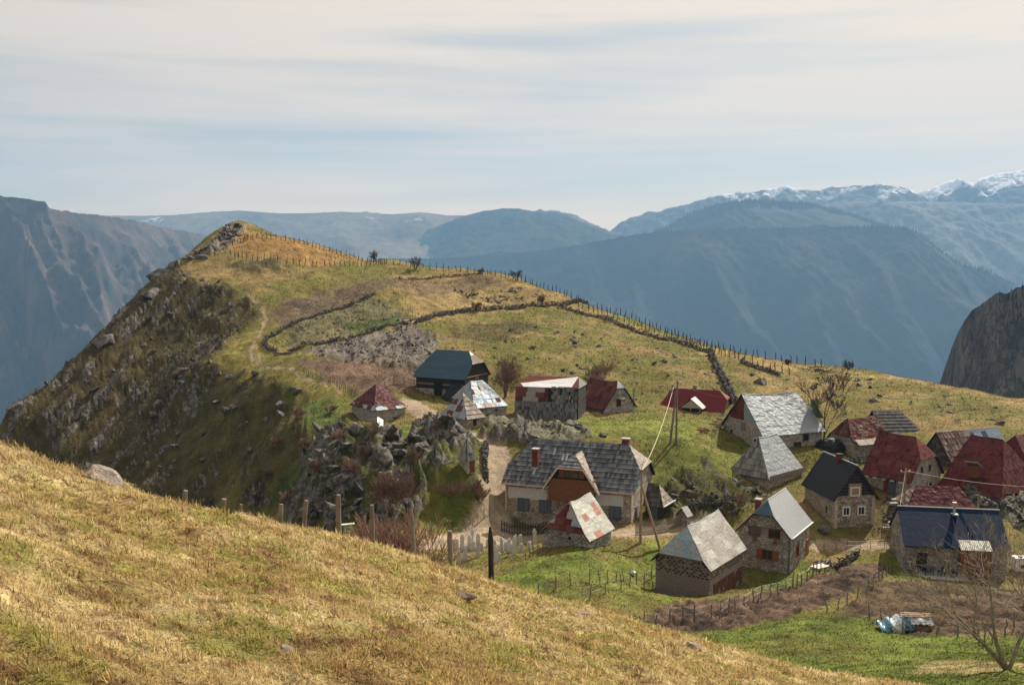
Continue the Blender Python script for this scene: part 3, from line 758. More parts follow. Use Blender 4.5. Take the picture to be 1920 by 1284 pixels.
# ------------------------------------------------------------------ small mesh kit
class MB:
    def __init__(self): self.v = []; self.f = []; self.t = []
    def add(self, vs, fs, tint=None):
        b = len(self.v); self.v += [tuple(q) for q in vs]; self.f += [tuple(i + b for i in q) for q in fs]
        self.t += [random.random() if tint is None else tint] * len(vs)
        return self
    def box(self, c, s, rot=None, tint=None, taper=1.0):
        hx, hy, hz = s[0] / 2, s[1] / 2, s[2] / 2
        vs = []
        for z in (-hz, hz):
            k = taper if z > 0 else 1
            for y in (-hy, hy):
                for x in (-hx, hx):
                    q = Vector((x * k, y * k, z))
                    if rot is not None: q = rot @ q
                    vs.append(q + Vector(c))
        return self.add(vs, [(0,2,3,1),(4,5,7,6),(0,1,5,4),(2,6,7,3),(0,4,6,2),(1,3,7,5)], tint)
    def prism(self, poly, n, th, tint=None):
        """polygon (3d points, counter-clockwise about n) thickened along -n"""
        m = len(poly); n = Vector(n)
        top = [Vector(q) for q in poly]; bot = [q - n * th for q in top]
        fs = [tuple(range(m)), tuple(range(2 * m - 1, m - 1, -1))] + [(i, m + i, m + (i + 1) % m, (i + 1) % m) for i in range(m)]
        return self.add(top + bot, fs, tint)
    def tube(self, pts, rad, sides=6, tint=None):
        pts = [Vector(q) for q in pts]; rad = rad if isinstance(rad, (list, tuple)) else [rad] * len(pts)
        vs = []; fs = []
        for i, q in enumerate(pts):
            d = (pts[min(i + 1, len(pts) - 1)] - pts[max(i - 1, 0)]).normalized()
            a = d.orthogonal().normalized() if i == 0 else (a - d * a.dot(d)).normalized()
            b = d.cross(a)
            for j in range(sides):
                t = 2 * PI * j / sides
                vs.append(q + (a * math.cos(t) + b * math.sin(t)) * rad[i])
        for i in range(len(pts) - 1):
            for j in range(sides):
                k2 = (j + 1) % sides
                fs.append((i * sides + j, i * sides + k2, (i + 1) * sides + k2, (i + 1) * sides + j))
        fs.append(tuple(range(sides - 1, -1, -1))); n = (len(pts) - 1) * sides
        fs.append(tuple(n + j for j in range(sides)))
        return self.add(vs, fs, tint)
    def mesh(self, name, smooth=False):
        me = bpy.data.meshes.new(name); me.from_pydata(self.v, [], self.f); me.update()
        if smooth: me.polygons.foreach_set('use_smooth', [True] * len(me.polygons))
        a = me.attributes.new('Tint', 'FLOAT', 'POINT'); a.data.foreach_set('value', self.t)
        return me
    def build(self, name, mat, parent=None, smooth=False, kind=None):
        o = link(name, self.mesh(name, smooth), MATS[mat] if isinstance(mat, str) else mat, parent)
        if kind: o['kind'] = kind
        return o
def empty(name, loc, rz=0.0):
    o = bpy.data.objects.new(name, None); COL.objects.link(o); o.location = loc; o.rotation_euler = (0, 0, rz)
    o.empty_display_size = .3
    return o
def clip2(poly, conv):
    """clip 2d polygon to a convex counter-clockwise polygon"""
    out = poly
    for i in range(len(conv)):
        a = conv[i]; b = conv[(i + 1) % len(conv)]
        ex, ey = b[0] - a[0], b[1] - a[1]
        if ex * ex + ey * ey < 1e-9: continue
        side = lambda p: ex * (p[1] - a[1]) - ey * (p[0] - a[0])
        src = out; out = []
        for j in range(len(src)):
            p = src[j]; q = src[(j + 1) % len(src)]
            sp_, sq = side(p), side(q)
            if sp_ >= 0: out.append(p)
            if (sp_ >= 0) != (sq >= 0):
                t = sp_ / (sp_ - sq); out.append((p[0] + (q[0] - p[0]) * t, p[1] + (q[1] - p[1]) * t))
        if len(out) < 3: return []
    return out
def area2(p):
    return abs(sum(p[i][0] * p[(i + 1) % len(p)][1] - p[(i + 1) % len(p)][0] * p[i][1] for i in range(len(p)))) / 2
def dedupe(poly):
    out = []
    for q in poly:
        q = Vector(q)
        if not out or (q - out[-1]).length > 1e-3: out.append(q)
    if (out[0] - out[-1]).length < 1e-3: out.pop()
    return out
def plane_of(poly):
    """frame of a roof slope: u level along the eave, v up the slope, n outward"""
    p = dedupe(poly); n = Vector((0, 0, 0))
    for i in range(len(p)): n += p[i].cross(p[(i + 1) % len(p)])
    n.normalize()
    if n.z < 0: p = p[::-1]; n = -n
    u = Vector((0, 0, 1)).cross(n)
    u = u.normalized() if u.length > 1e-4 else Vector((1, 0, 0))
    v = n.cross(u)
    return p, u, v, n
def cover(poly, kind, parent, mats, w=.9, h=.7, th=.02, lap=.06, jitter=.01, name='roof_sheet', missing=0.0, rand=random):
    """lay sheets (separate objects) or shingles (one joined part) over a convex roof slope"""
    p, u, v, n = plane_of(poly); o = p[0]
    c2 = [((q - o).dot(u), (q - o).dot(v)) for q in p]
    s = sum(c2[i][0] * c2[(i + 1) % len(c2)][1] - c2[(i + 1) % len(c2)][0] * c2[i][1] for i in range(len(c2)))
    if s < 0: c2 = c2[::-1]
    us = [q[0] for q in c2]; vs_ = [q[1] for q in c2]
    joined = MB() if kind == 'shingle' else None
    row = 0; y = min(vs_)
    while y < max(vs_):
        gap = .006 if kind == 'shingle' else .001
        hh = h * rand.uniform(.92, 1.08)
        x = min(us) - rand.uniform(0, w)
        while x < max(us):
            ww = w * rand.uniform(.75, 1.25)
            r = [(x + gap, y - lap), (x + ww - gap, y - lap), (x + ww - gap, y + hh), (x + gap, y + hh)]
            r = clip2([(a, max(b, min(vs_) - .04)) for a, b in r], c2)
            if r and area2(r) > .012 * w * h / .6 and rand.random() >= missing:
                lift = .012 + rand.uniform(0, jitter); ti = rand.uniform(-jitter, jitter) * .6
                pts = []
                for a, b in r:
                    e = lift + (lap + h - (b - y)) / h * (.06 if kind == 'shingle' else .012) + ti * (a - x) / ww
                    pts.append(o + u * a + v * b + n * (e + th))
                if kind == 'shingle': joined.prism(pts, n, th)
                else:
                    mb = MB().prism(pts, n, th)
                    mb.build(name, rand.choice(mats), parent)
            x += ww
        y += hh; row += 1
    if kind == 'shingle':
        joined.build('shingle_course', mats[0], parent, kind='stuff')
def ribs(poly, parent, mat, gap=.35, size=.035, name='roof_seam'):
    p, u, v, n = plane_of(poly); o = p[0]
    c2 = [((q - o).dot(u), (q - o).dot(v)) for q in p]
    s = sum(c2[i][0] * c2[(i + 1) % len(c2)][1] - c2[(i + 1) % len(c2)][0] * c2[i][1] for i in range(len(c2)))
    if s < 0: c2 = c2[::-1]
    x = min(q[0] for q in c2) + gap / 2; mb = MB()
    while x < max(q[0] for q in c2):
        r = clip2([(x, -99), (x + size, -99), (x + size, 99), (x, 99)], c2)
        if r: mb.prism([o + u * a + v * b + n * (size + .012) for a, b in r], n, size, .5)
        x += gap
    mb.build(name, mat, parent, kind='stuff')

class House:
    """root at the nearest corner; local x runs along the right-hand wall, local y along the left-hand wall"""
    def __init__(s, name, label, F, theta, pxl, pxr, eave, ridge, axis='r', hipA=(0, 0), hipB=(0, 0), wall='stone_tan', ov=.3, og=.22, Lr=None, Ll=None, group=None, cat='house', gable=None, sink=2.5, under='under', th=.07):
        P = Vector(U(*F)); t = math.radians(theta)
        dr = Vector((math.cos(t), math.sin(t))); dl = Vector((-math.sin(t), math.cos(t)))
        def solve(d, px):
            k = (px - 960) / FPX
            return (k * P.y - P.x) / (d.x - k * d.y)
        s.Lr = Lr or solve(dr, pxr); s.Ll = Ll or solve(dl, pxl)
        s.root = empty(name, P, t); tag(s.root, label, cat, group)
        s.e, s.r, s.axis, s.ov, s.og = eave, ridge, axis, ov, og
        A, B = (s.Lr, s.Ll) if axis == 'r' else (s.Ll, s.Lr)      # ridge length side, span side
        s.A, s.B = A, B
        if hipA[1] + hipB[1] > A - .12:
            f_ = (A - .12) / (hipA[1] + hipB[1]); hipA = (hipA[0], hipA[1] * f_); hipB = (hipB[0], hipB[1] * f_)
        hb = B / 2; rise = ridge - eave
        # walls with gable ends
        mb = MB()
        def loc(a, b, z): return (a, b, z) if axis == 'r' else (b, a, z)
        s.loc = loc
        ends = []
        for a, (hf, ins) in ((0, hipA), (A, hipB)):
            if hf <= 0.001 and ins > 0: top = [(a, 0, eave), (a, B, eave)]
            elif ins > 0: top = [(a, 0, eave), (a, hb * hf, eave + rise * hf), (a, B - hb * hf, eave + rise * hf), (a, B, eave)]
            else: top = [(a, 0, eave), (a, hb, ridge), (a, B, eave)]
            ends.append(top)
        g = .05
        for i, (a, top) in enumerate(zip((0, A), ends)):
            poly = [loc(a, 0, -sink)] + [loc(x, y, z - (g if z > eave else g)) for x, y, z in top] + [loc(a, B, -sink)]
            flip = (i == 0) == (axis == 'r')
            mb.add(poly, [tuple(range(len(poly)))[::-1] if not flip else tuple(range(len(poly)))])
        for b in (0, B):
            q = [loc(0, b, -sink), loc(A, b, -sink), loc(A, b, eave - g), loc(0, b, eave - g)]
            mb.add(q, [(0, 1, 2, 3) if (b == 0) == (axis == 'r') else (3, 2, 1, 0)])
        s.wall = mb.build('wall', wall, s.root)
        # roof slopes
        sl = math.hypot(hb, rise); dz = ov * rise / sl; db = ov * hb / sl
        s.slopes = {}
        def endpts(side, i):
            a, sg = (0, -1) if i == 0 else (A, 1)
            hf, ins = hipA if i == 0 else hipB
            f = lambda b: b if side == 0 else B - b
            out = []
            if ins > 0:
                if hf <= .001:
                    k = ov * hb / sl if True else 0
                    out = [loc(a + sg * db, f(-db), eave - dz), loc(a - sg * ins, f(hb), ridge)]
                else:
                    out = [loc(a + sg * og, f(-db), eave - dz), loc(a + sg * og, f(hb * hf), eave + rise * hf), loc(a - sg * ins, f(hb), ridge)]
            else:
                out = [loc(a + sg * og, f(-db), eave - dz), loc(a + sg * og, f(hb), ridge)]
            return out
        for side in (0, 1):
            e0, e1 = endpts(side, 0), endpts(side, 1)
            s.slopes['near' if side == 0 else 'far'] = [e0[0], e1[0]] + e1[1:] + e0[1:][::-1]
        for i, key in ((0, 'endA'), (1, 'endB')):
            hf, ins = hipA if i == 0 else hipB
            if ins > 0:
                a, sg = (0, -1) if i == 0 else (A, 1)
                if hf <= .001: s.slopes[key] = [endpts(0, i)[0], endpts(1, i)[0], endpts(0, i)[-1]]
                else:
                    # the half hip runs out a little past the gable
                    s.slopes[key] = [endpts(0, i)[1], endpts(1, i)[1], endpts(0, i)[2]]
        for key, poly in s.slopes.items():
            s.deck(poly, under, th)
    def deck(s, poly, under, th):
        p, u, v, n = plane_of(poly); o = p[0]; c2 = [((q - o).dot(u), (q - o).dot(v)) for q in p]
        sg = sum(c2[i][0] * c2[(i + 1) % len(c2)][1] - c2[(i + 1) % len(c2)][0] * c2[i][1] for i in range(len(c2)))
        if sg < 0: c2 = c2[::-1]
        mb = MB(); y = min(q[1] for q in c2)
        while y < max(q[1] for q in c2):
            x = min(q[0] for q in c2)
            while x < max(q[0] for q in c2):
                r = clip2([(x, y), (x + 1.3, y), (x + 1.3, y + 1.0), (x, y + 1.0)], c2)
                if r and area2(r) > 1e-4: mb.prism([o + u * a + v * b for a, b in r], n, th, .4)
                x += 1.3
            y += 1.0
        mb.build('roof_deck', under, s.root)
    def sag(s, amt, wob=.04):
        """settle an old roof: the ridge dips and the eaves wander"""
        todo = list(s.root.children); bpy.context.view_layer.update()
        while todo:
            o = todo.pop(); todo += list(o.children)
            if o.type != 'MESH': continue
            m = o.data; n = len(m.vertices); co = np.empty(n * 3, np.float32); m.vertices.foreach_get('co', co); co = co.reshape(-1, 3)
            a = co[:, 0] if s.axis == 'r' else co[:, 1]
            t = np.clip((co[:, 2] - s.e + .5) / (s.r - s.e + .5), 0, 1)
            wz = wob * np.sin(a * 1.9 + co[:, 2] * 2.3 + s.r) * np.minimum(1, t * 3)
            co[:, 2] -= amt * t * np.sin(PI * np.clip(a / s.A, 0, 1)) * (co[:, 2] > s.e - .5); co[:, 2] += wz * (co[:, 2] > s.e - .5)
            m.vertices.foreach_set('co', co.ravel()); m.update()
    def face(s, f, u, z):
        """point on the right-hand (R) or left-hand (L) wall, u from the near corner"""
        return Vector((u, 0, z)) if f == 'R' else Vector((0, u, z))
    def axes(s, f):
        return (Vector((1, 0, 0)), Vector((0, -1, 0))) if f == 'R' else (Vector((0, 1, 0)), Vector((-1, 0, 0)))
    def slab(s, name, f, u0, u1, z0, z1, out, mat, parent=None, off=0.0):
        a, n = s.axes(f)
        c = s.face(f, (u0 + u1) / 2, (z0 + z1) / 2) + n * (off + out / 2)
        sz = (abs(u1 - u0), out, z1 - z0) if f == 'R' else (out, abs(u1 - u0), z1 - z0)
        return MB().box(c, sz, tint=.5).build(name, mat, parent or s.root)
    def window(s, f, u, z, w=.6, h=.8, frame='white_paint', pane='glass', fw=.09, bars=1, name='window', out=.06):
        a, n = s.axes(f); mb = MB()
        def b(u0, u1, z0, z1, o):
            c = s.face(f, (u0 + u1) / 2, (z0 + z1) / 2) + n * (o / 2)
            mb.box(c, (abs(u1 - u0), o, z1 - z0) if f == 'R' else (o, abs(u1 - u0), z1 - z0), tint=.5)
        b(u - w / 2 - fw, u - w / 2, z - fw, z + h + fw, out); b(u + w / 2, u + w / 2 + fw, z - fw, z + h + fw, out)
        b(u - w / 2, u + w / 2, z - fw, z, out); b(u - w / 2, u + w / 2, z + h, z + h + fw, out)
        if bars: b(u - .02, u + .02, z, z + h, out * .6)
        o = mb.build(name, frame, s.root)
        s.slab('pane', f, u - w / 2, u + w / 2, z, z + h, .015, pane, o)
        return o
    def cover(s, key, kind, mats, **kw):
        cover(s.slopes[key], kind, s.root, mats, **kw)
    def ribs(s, key, mat, **kw): ribs(s.slopes[key], s.root, mat, **kw)
    def skin(s, key, mat, th=.03, name='roof_panel', lift=.012):
        p, u, v, n = plane_of(s.slopes[key])
        return MB().prism([q + n * (lift + th) for q in p], n, th, .5).build(name, mat, s.root)
    def ridge_cap(s, mat, r=.09, name='ridge_cap'):
        q = s.slopes['near']; hi = sorted(q, key=lambda p: -p[2])[:2]
        d = (Vector(hi[1]) - Vector(hi[0])).normalized()
        z = Vector((0, 0, .05))
        return MB().tube([(Vector(hi[0]) + z).lerp(Vector(hi[1]) + z, i / 8) for i in range(9)], r, 6, .5).build(name, mat, s.root)
    def box(s, name, c, sz, mat, parent=None, taper=1.0, rot=None):
        return MB().box(c, sz, tint=.5, taper=taper, rot=rot).build(name, mat, parent or s.root)
    def P(s, a, b, z):
        return Vector(s.loc(a, b, z))
# ------------------------------------------------------------------ the houses
R_ = random.Random(3)
def build_guesthouse():
    h = House('guesthouse', 'large stone house with dark shingle roof and brown timber dormer beside the road', (1185,993,97), 70, 948, 1223, 3.95, 7.6, 'l', hipA=(.42, 1.5), hipB=(.35, 1.7), wall='stone_tan', Lr=9.0, ov=.45, og=.35)
    A, B = h.A, h.B                                  # A = front length (local y), B = depth (local x)
    h.cover('near', 'shingle', ['shingle_slate'], w=.26, h=.62, th=.03, lap=.08)
    h.cover('far', 'shingle', ['shingle_slate'], w=.5, h=.62, th=.03, lap=.08)
    h.cover('endA', 'shingle', ['shingle_tan'], w=.3, h=.6, th=.03, lap=.08)
    h.cover('endB', 'shingle', ['shingle_slate'], w=.3, h=.6, th=.03, lap=.08)
    # the front wall is local x = 0: plaster band over stone, shuttered windows
    for u0, u1 in ((.9, 5.0), (8.9, A - .3)):
        h.slab('plaster_band', 'L', u0, u1, 2.2, 3.35, .03, 'plaster_grey')
    for u in (1.75, 4.25, 9.1, 11.4):
        o = h.window('L', u, .95, 1.15, 1.25, frame='shutter_blue', pane='shutter_blue', fw=.06, bars=1, name='shuttered_window', out=.09)
        for du in (-.29, .29): h.slab('shutter', 'L', u + du - .26, u + du + .26, .98, 2.17, .05, 'shutter_blue', o, off=.02)
    for u in (.05, A - .05): h.slab('downpipe', 'L', u - .06, u + .06, -.3, 3.7, .10, 'cream_paint')
    h.slab('eave_board', 'L', -.3, A + .3, 3.62, 3.78, .12, 'cream_paint', off=.28)
    # dormer standing forward of the wall
    c = A * .455; w = 2.35
    mb = MB()
    for i in range(9):
        mb_ = MB().box((-.45, c, 2.75 + i * .24), (1.0, 2 * w - .02, .225), tint=.5)
        mb_.build('cladding_board', 'wood_brown', h.root)
    h.box('dormer_soffit', (-.42, c, 2.58), (1.0, 2 * w, .08), 'wood_brown')
    h.box('dormer_gable', (-.35, c, 5.35), (.6, 2.7, .9), 'wood_brown')
    for du in (-.45, .5):
        o = h.box('dormer_window', (-.68, c + du, 5.2), (.06, .62, .62), 'timber_dark'); h.box('pane', (-.715, c + du, 5.2), (.02, .5, .5), 'glass', o)
    xo = -1.15; zt = 5.95; zr = 6.95; ze = 3.55; xr = 2.9
    L1 = [(xo, c - 3.0, ze), (xo, c - 1.35, zt), (.55, c, zr), (xr, c, zr), (.2, c - 3.2, ze + .25)]
    L2 = [(xo, c + 3.0, ze), (xo, c + 1.35, zt), (.55, c, zr), (xr, c, zr), (.2, c + 3.2, ze + .25)]
    L3 = [(xo, c - 1.35, zt), (xo, c + 1.35, zt), (.55, c, zr)]
    def fan(poly, mat):
        cen = Vector((0, 0, 0))
        for i in range(1, len(poly) - 1):
            tri = [poly[0], poly[i], poly[i + 1]]
            p, u, v, n = plane_of(tri)
            MB().prism(p, n, .08, .5).build('dormer_deck', 'under', h.root)
            cover(tri, 'shingle', h.root, [mat], w=.28, h=.55, th=.03, lap=.07)
    fan([L1[1], L1[2], L1[3], L1[0]], 'shingle_tan'); fan([L2[1], L2[2], L2[3], L2[0]], 'shingle_slate'); fan(L3, 'shingle_slate')
    for sgn in (-1, 1):
        MB().tube([(xo - .03, c + sgn * 3.0, ze - .05), (xo - .03, c + sgn * 1.35, zt - .05)], .1, 4).build('barge_board', 'cream_paint', h.root)
    MB().tube([(xo - .03, c - 1.35, zt - .05), (xo - .03, c + 1.35, zt - .05)], .08, 4).build('barge_board', 'cream_paint', h.root)
    # chimneys
    def chim(x, y, z, s=.62, hh=1.5):
        o = h.box('chimney', (x, y, z), (s, s, hh), 'brick_red'); h.box('cap', (x, y, z + hh / 2 + .05), (s + .14, s + .14, .1), 'concrete', o)
        h.box('flashing', (x - s * .4, y, z - hh / 2 - .1), (s * .5, s + .1, .5), 'concrete', o)
    chim(1.7, A - 2.7, 6.1, .6, 2.0); chim(B / 2 + .5, 1.9, 7.6, .7, 1.1)
    # skylights and slipped boards
    for a, t in ((9.1, .72), (8.0, .6), (7.6, .62), (10.6, .25)):
        p = plane_of(h.slopes['near']); x = B / 2 * t; z = 3.95 + 3.65 * t
        h.box('loose_board', (x - .08, a, z + .08), (.9, .24, .04), R_.choice(['tin_blue', 'shingle_grey', 'tin_silver']), rot=Matrix.Rotation(-math.atan2(3.65, B / 2), 3, 'Y'))
    # side gable (local y = 0): plaster and glazed attic
    h.slab('attic_window', 'R', 2.3, 3.6, 3.9, 4.9, .05, 'tin_blue'); h.slab('attic_window', 'R', 4.2, 5.4, 3.9, 4.9, .05, 'tin_blue')
    h.slab('door', 'R', 1.2, 2.2, 0, 2.0, .06, 'shutter_blue')
    # paling fence in front
    return h
build_guesthouse()

def build_red_white_shed():
    h = House('shed', 'small stone shed with red and white patched tin roof beside the graveyard', (1103,1036,84), 58, 1020, 1150, 1.3, 4.0, 'r', hipA=(.12, .75), wall='stone_grey', ov=.35, og=.25, cat='shed')
    for k_, mm in (('near', ['tin_pale'] * 7 + ['tin_salmon']), ('far', ['tin_pale', 'tin_salmon']), ('endA', ['roof_red', 'roof_red', 'tin_blue', 'tin_rust', 'roof_red', 'tin_dull'])):
        h.cover(k_, 'sheet', mm, w=.75, h=.62)
    h.ridge_cap('tin_pale', .05)
    h.slab('vent', 'L', 1.7, 1.95, .9, 1.15, .02, 'opening_shade'); h.sag(0.14)
build_red_white_shed()

def build_block_barn():
    h = House('barn', 'hollow block barn with weathered patched tin roof beside the ploughed strip', (1330,1116,80), 55, 1236, 1401, 2.45, 5.25, 'r', hipA=(.18, .8), wall='block_grey', ov=.4, og=.45, cat='barn')
    h.cover('near', 'sheet', ['tin_dull', 'tin_dull', 'tin_pale'], w=1.0, h=.8); h.cover('far', 'sheet', ['tin_dull'], w=1.2, h=.9)
    h.cover('endA', 'sheet', ['tin_blue', 'tin_silver'], w=.9, h=.75)
    h.ridge_cap('tin_silver', .05)
    # courses of blocks standing proud, dark boxes painted as the shaded hollows
    for f, L in (('L', h.Ll), ('R', h.Lr)):
        mb = MB(); hol = MB(); a, n = h.axes(f)
        for r in range(15):
            z = -.35 + r * .2
            x = (r % 2) * .2
            open_row = r >= 8
            while x < L - .05:
                w_ = min(.38, L - x)
                top = 2.45 if f == 'R' else 2.45 + max(0, (1 - abs(x + .2 - L / 2) / (L / 2)) * .9)
                if z + .1 < top:
                    cen = h.face(f, x + w_ / 2, z + .1)
                    sz = lambda p, q, t: (p, t, q) if f == 'R' else (t, p, q)
                    mb.box(cen + n * .012, sz(w_ - .02, .185, .05))
                    if open_row and R_.random() < (.8 if f == 'L' else .7):
                        hol.box(cen + n * .035, sz(w_ * .62, .115, .02))
                x += .4
        mb.build('block_courses', 'block_grey', h.root, kind='stuff'); hol.build('block_hole_shade', 'opening_shade', h.root, kind='stuff')
    h.slab('gable_hatch', 'L', h.Ll * .42, h.Ll * .6, 2.6, 3.3, .05, 'timber_tan')
    h.slab('lower_door', 'R', .7, h.Lr - .1, -.9, .75, .05, 'roof_brown', off=.04)
    h.box('corner_post', (.02, -.02, -.4), (.16, .16, 1.4), 'concrete'); h.sag(0.16)
build_block_barn()

def build_stone_house():
    h = House('stone_house', 'two storey stone house with light grey ribbed metal roof and orange shutters', (1480,1074,87), 58, 1393, 1528, 3.4, 6.1, 'r', hipA=(.6, .9), wall='stone_grey', ov=.35, og=.4)
    h.skin('near', 'roof_light'); h.ribs('near', 'roof_light', gap=.3, size=.03); h.skin('far', 'roof_light'); h.skin('endA', 'roof_blue_grey')
    h.ridge_cap('roof_light', .07); h.slab('gutter', 'R', -.3, h.Lr + .2, 3.2, 3.3, .1, 'white_paint', off=.28)
    L = h.Ll
    for u in (L * .30, L * .68):
        o = h.window('L', u, 3.0, .95, .75, 'wood_brown', 'glass', bars=1)
        h.slab('hanging_shutter', 'L', u - .25, u + .05, 2.45, 3.0, .05, 'wood_brown', o, off=.05)
    o = h.window('L', L * .42, .95, .9, .8, 'wood_orange', 'timber_dark', bars=1)
    h.slab('shutter', 'L', L * .42 - 1.0, L * .42 - .47, .9, 1.78, .06, 'wood_orange', o); h.slab('shutter', 'L', L * .42 + .47, L * .42 + 1.0, .9, 1.78, .06, 'wood_orange', o)
    o = h.window('R', h.Lr * .38, 1.0, .7, .85, 'wood_orange', 'timber_dark', bars=0)
    MB().tube([h.face('R', h.Lr * .38 + .42 * math.cos(t), 1.85 + .3 * math.sin(t)) + Vector((0, -.04, 0)) for t in np.linspace(0, PI, 9)], .06, 6).build('arch', 'wood_orange', h.root)
    o = h.slab('door', 'R', h.Lr - .9, h.Lr - .1, -.1, 1.75, .06, 'wood_orange'); h.slab('handle', 'R', h.Lr - .82, h.Lr - .78, .8, .9, .05, 'rail_metal', o, off=.06)
    h.slab('drainpipe', 'L', -.02, .1, -.4, 3.2, .1, 'shutter_blue'); 
    h.box('plinth', (h.Lr / 2 - .2, L / 2 - .2, -.45), (h.Lr + 1.1, L + 1.1, .3), 'concrete')
    o = h.box('chimney', (h.Lr * .5, L * .82, 4.9), (.5, .5, 1.3), 'brick_red'); h.box('cap', (h.Lr * .5, L * .82, 5.6), (.62, .62, .1), 'concrete', o)
build_stone_house()

def build_dark_roof_house():
    h = House('stone_house', 'tall stone house with plain dark slate coloured roof and white framed windows', (1563,1004,98), 9, 1520, 1653, 4.0, 7.1, 'l', wall='stone_tan', ov=.5, og=.4, Ll=6.6)
    h.skin('near', 'roof_slate'); h.ribs('near', 'roof_slate', gap=.9, size=.02); h.skin('far', 'roof_slate'); h.ridge_cap('tin_silver', .07)
    W = h.Lr
    mb = MB()
    # timber gable
    for i in range(9):
        z = 4.05 + i * .31; ww = W * (1 - (i * .31 + .31) / 3.1) 
        if ww > .2: h.slab('gable_board', 'R', W / 2 - ww / 2, W / 2 + ww / 2, z, z + .28, .06, 'timber_dark')
    h.slab('window_surround', 'R', W / 2 - .75, W / 2 + .65, 4.0, 5.25, .08, 'timber_tan')
    h.window('R', W / 2 - .05, 4.1, .8, .7, 'white_paint', 'glass', fw=.12, bars=0, out=.14)
    for u in (W * .29, W * .66): h.window('R', u, 2.1, .6, .72, 'white_paint', 'glass', fw=.12, bars=1, out=.1)
    for u, z in ((W * .29, 2.1), (W * .66, 2.1)): h.slab('lintel', 'R', u - .5, u + .5, z + .86, z + 1.0, .05, 'concrete')
    h.slab('side_vent', 'L', 1.6, 1.8, 1.9, 2.6, .03, 'opening_shade')
    h.slab('corner_plaster', 'R', 0, .35, -.2, 3.9, .025, 'plaster_tan'); h.slab('corner_plaster', 'R', W - .35, W, -.2, 3.9, .025, 'plaster_tan')
    o = h.box('chimney', (W / 2 - .1, 3.3, 7.0), (.55, .55, 1.1), 'brick_red'); h.box('cap', (W / 2 - .1, 3.3, 7.6), (.66, .66, .08), 'timber_dark', o)
    h.box('footing_slab', (W / 2, -.55, -.35), (W + 1.6, 1.3, .35), 'concrete'); h.box('side_ramp', (-.7, 3.2, .35), (.9, 6.4, .3), 'concrete', rot=Matrix.Rotation(.22, 3, 'X'))
build_dark_roof_house()

def build_silver_cottage():
    h = House('cottage', 'squat stone cottage with tall hipped roof, silver tin right slope and grey shingle left slope', (1440,917,107), 43, 1376, 1512, 1.45, 5.2, 'r', hipA=(0, 1.7), hipB=(0, 1.5), wall='stone_pale', ov=.4)
    h.cover('near', 'sheet', ['tin_silver'], w=1.2, h=1.0, th=.015); h.cover('far', 'sheet', ['tin_silver'], w=1.5, h=1.0)
    h.cover('endA', 'shingle', ['shingle_grey'], w=.32, h=.7, th=.03); h.cover('endB', 'sheet', ['tin_rust', 'tin_silver'], w=1.0, h=.9)
    h.ridge_cap('tin_silver', .06)
    q = h.slopes['near']
    h.slab('eave_boards', 'R', -.2, h.Lr + .2, 1.02, 1.5, .04, 'timber_grey', off=.30)
    o = h.slab('door', 'L', h.Ll - 1.4, h.Ll - .6, -.1, 1.3, .05, 'timber_tan'); h.slab('jamb', 'L', h.Ll - .6, h.Ll - .4, -.1, 1.4, .07, 'plaster_tan', o); h.sag(0.16)
build_silver_cottage()

def build_silver_hall():
    h = House('stone_barn', 'long stone barn with big rippled silver tin roof and rusty left gable', (1430,843,119), 22, 1361, 1548, 2.0, 6.25, 'r', hipB=(.1, .9), wall='stone_pale', ov=.45, og=.3, cat='barn')
    h.cover('near', 'sheet', ['tin_silver'], w=1.35, h=.78, th=.012, jitter=.012, lap=.1); h.cover('far', 'sheet', ['tin_silver'], w=1.6, h=1.0)
    h.cover('endB', 'sheet', ['tin_silver'], w=1.2, h=.9)
    h.ridge_cap('tin_silver', .06)
    # rusty sheets on the gable (local x = 0)
    L = h.Ll; tri = [(-.06, L * .12, 3.0), (-.06, L * .88, 3.0), (-.06, L / 2, 6.2)]
    x = [(q[1], q[2]) for q in tri]
    for i in range(4):
        for j in range(3):
            r = clip2([(L * .12 + i * 1.45, 3.0 + j * 1.1), (L * .12 + i * 1.45 + 1.42, 3.0 + j * 1.1), (L * .12 + i * 1.45 + 1.42, 4.08 + j * 1.1), (L * .12 + i * 1.45, 4.08 + j * 1.1)], x)
            if r and area2(r) > .05: MB().prism([(-.06 - R_.uniform(0, .03), a, b) for a, b in r][::-1], (-1, 0, 0), .03).build('gable_sheet', R_.choice(['tin_rust', 'tin_blue', 'tin_rust', 'roof_red']), h.root)
    h.slab('loft_door', 'L', L * .42, L * .55, 1.7, 2.7, .05, 'timber_grey')
    h.window('L', L * .78, .9, .4, .5, 'timber_grey', 'opening_shade', bars=0); h.window('L', L * .18, .2, .6, .9, 'white_paint', 'opening_shade', bars=0)
    h.window('R', h.Lr * .72, .7, .8, .8, 'timber_grey', 'opening_shade', bars=0); h.slab('door', 'R', h.Lr * .52, h.Lr * .64, -1.0, .6, .05, 'timber_dark')
    # green sheet hung on the far hip
    p = [(h.Lr + .45, .35, 3.2), (h.Lr + .55, 2.7, 3.0), (h.Lr + .1, 2.6, 5.3), (h.Lr - .2, 1.6, 5.5)]
    pp, u, v, n = plane_of(p); MB().prism([q + n * .1 for q in pp], n, .03).build('green_tarp', 'tarp_green', h.root); h.sag(0.30)
build_silver_hall()

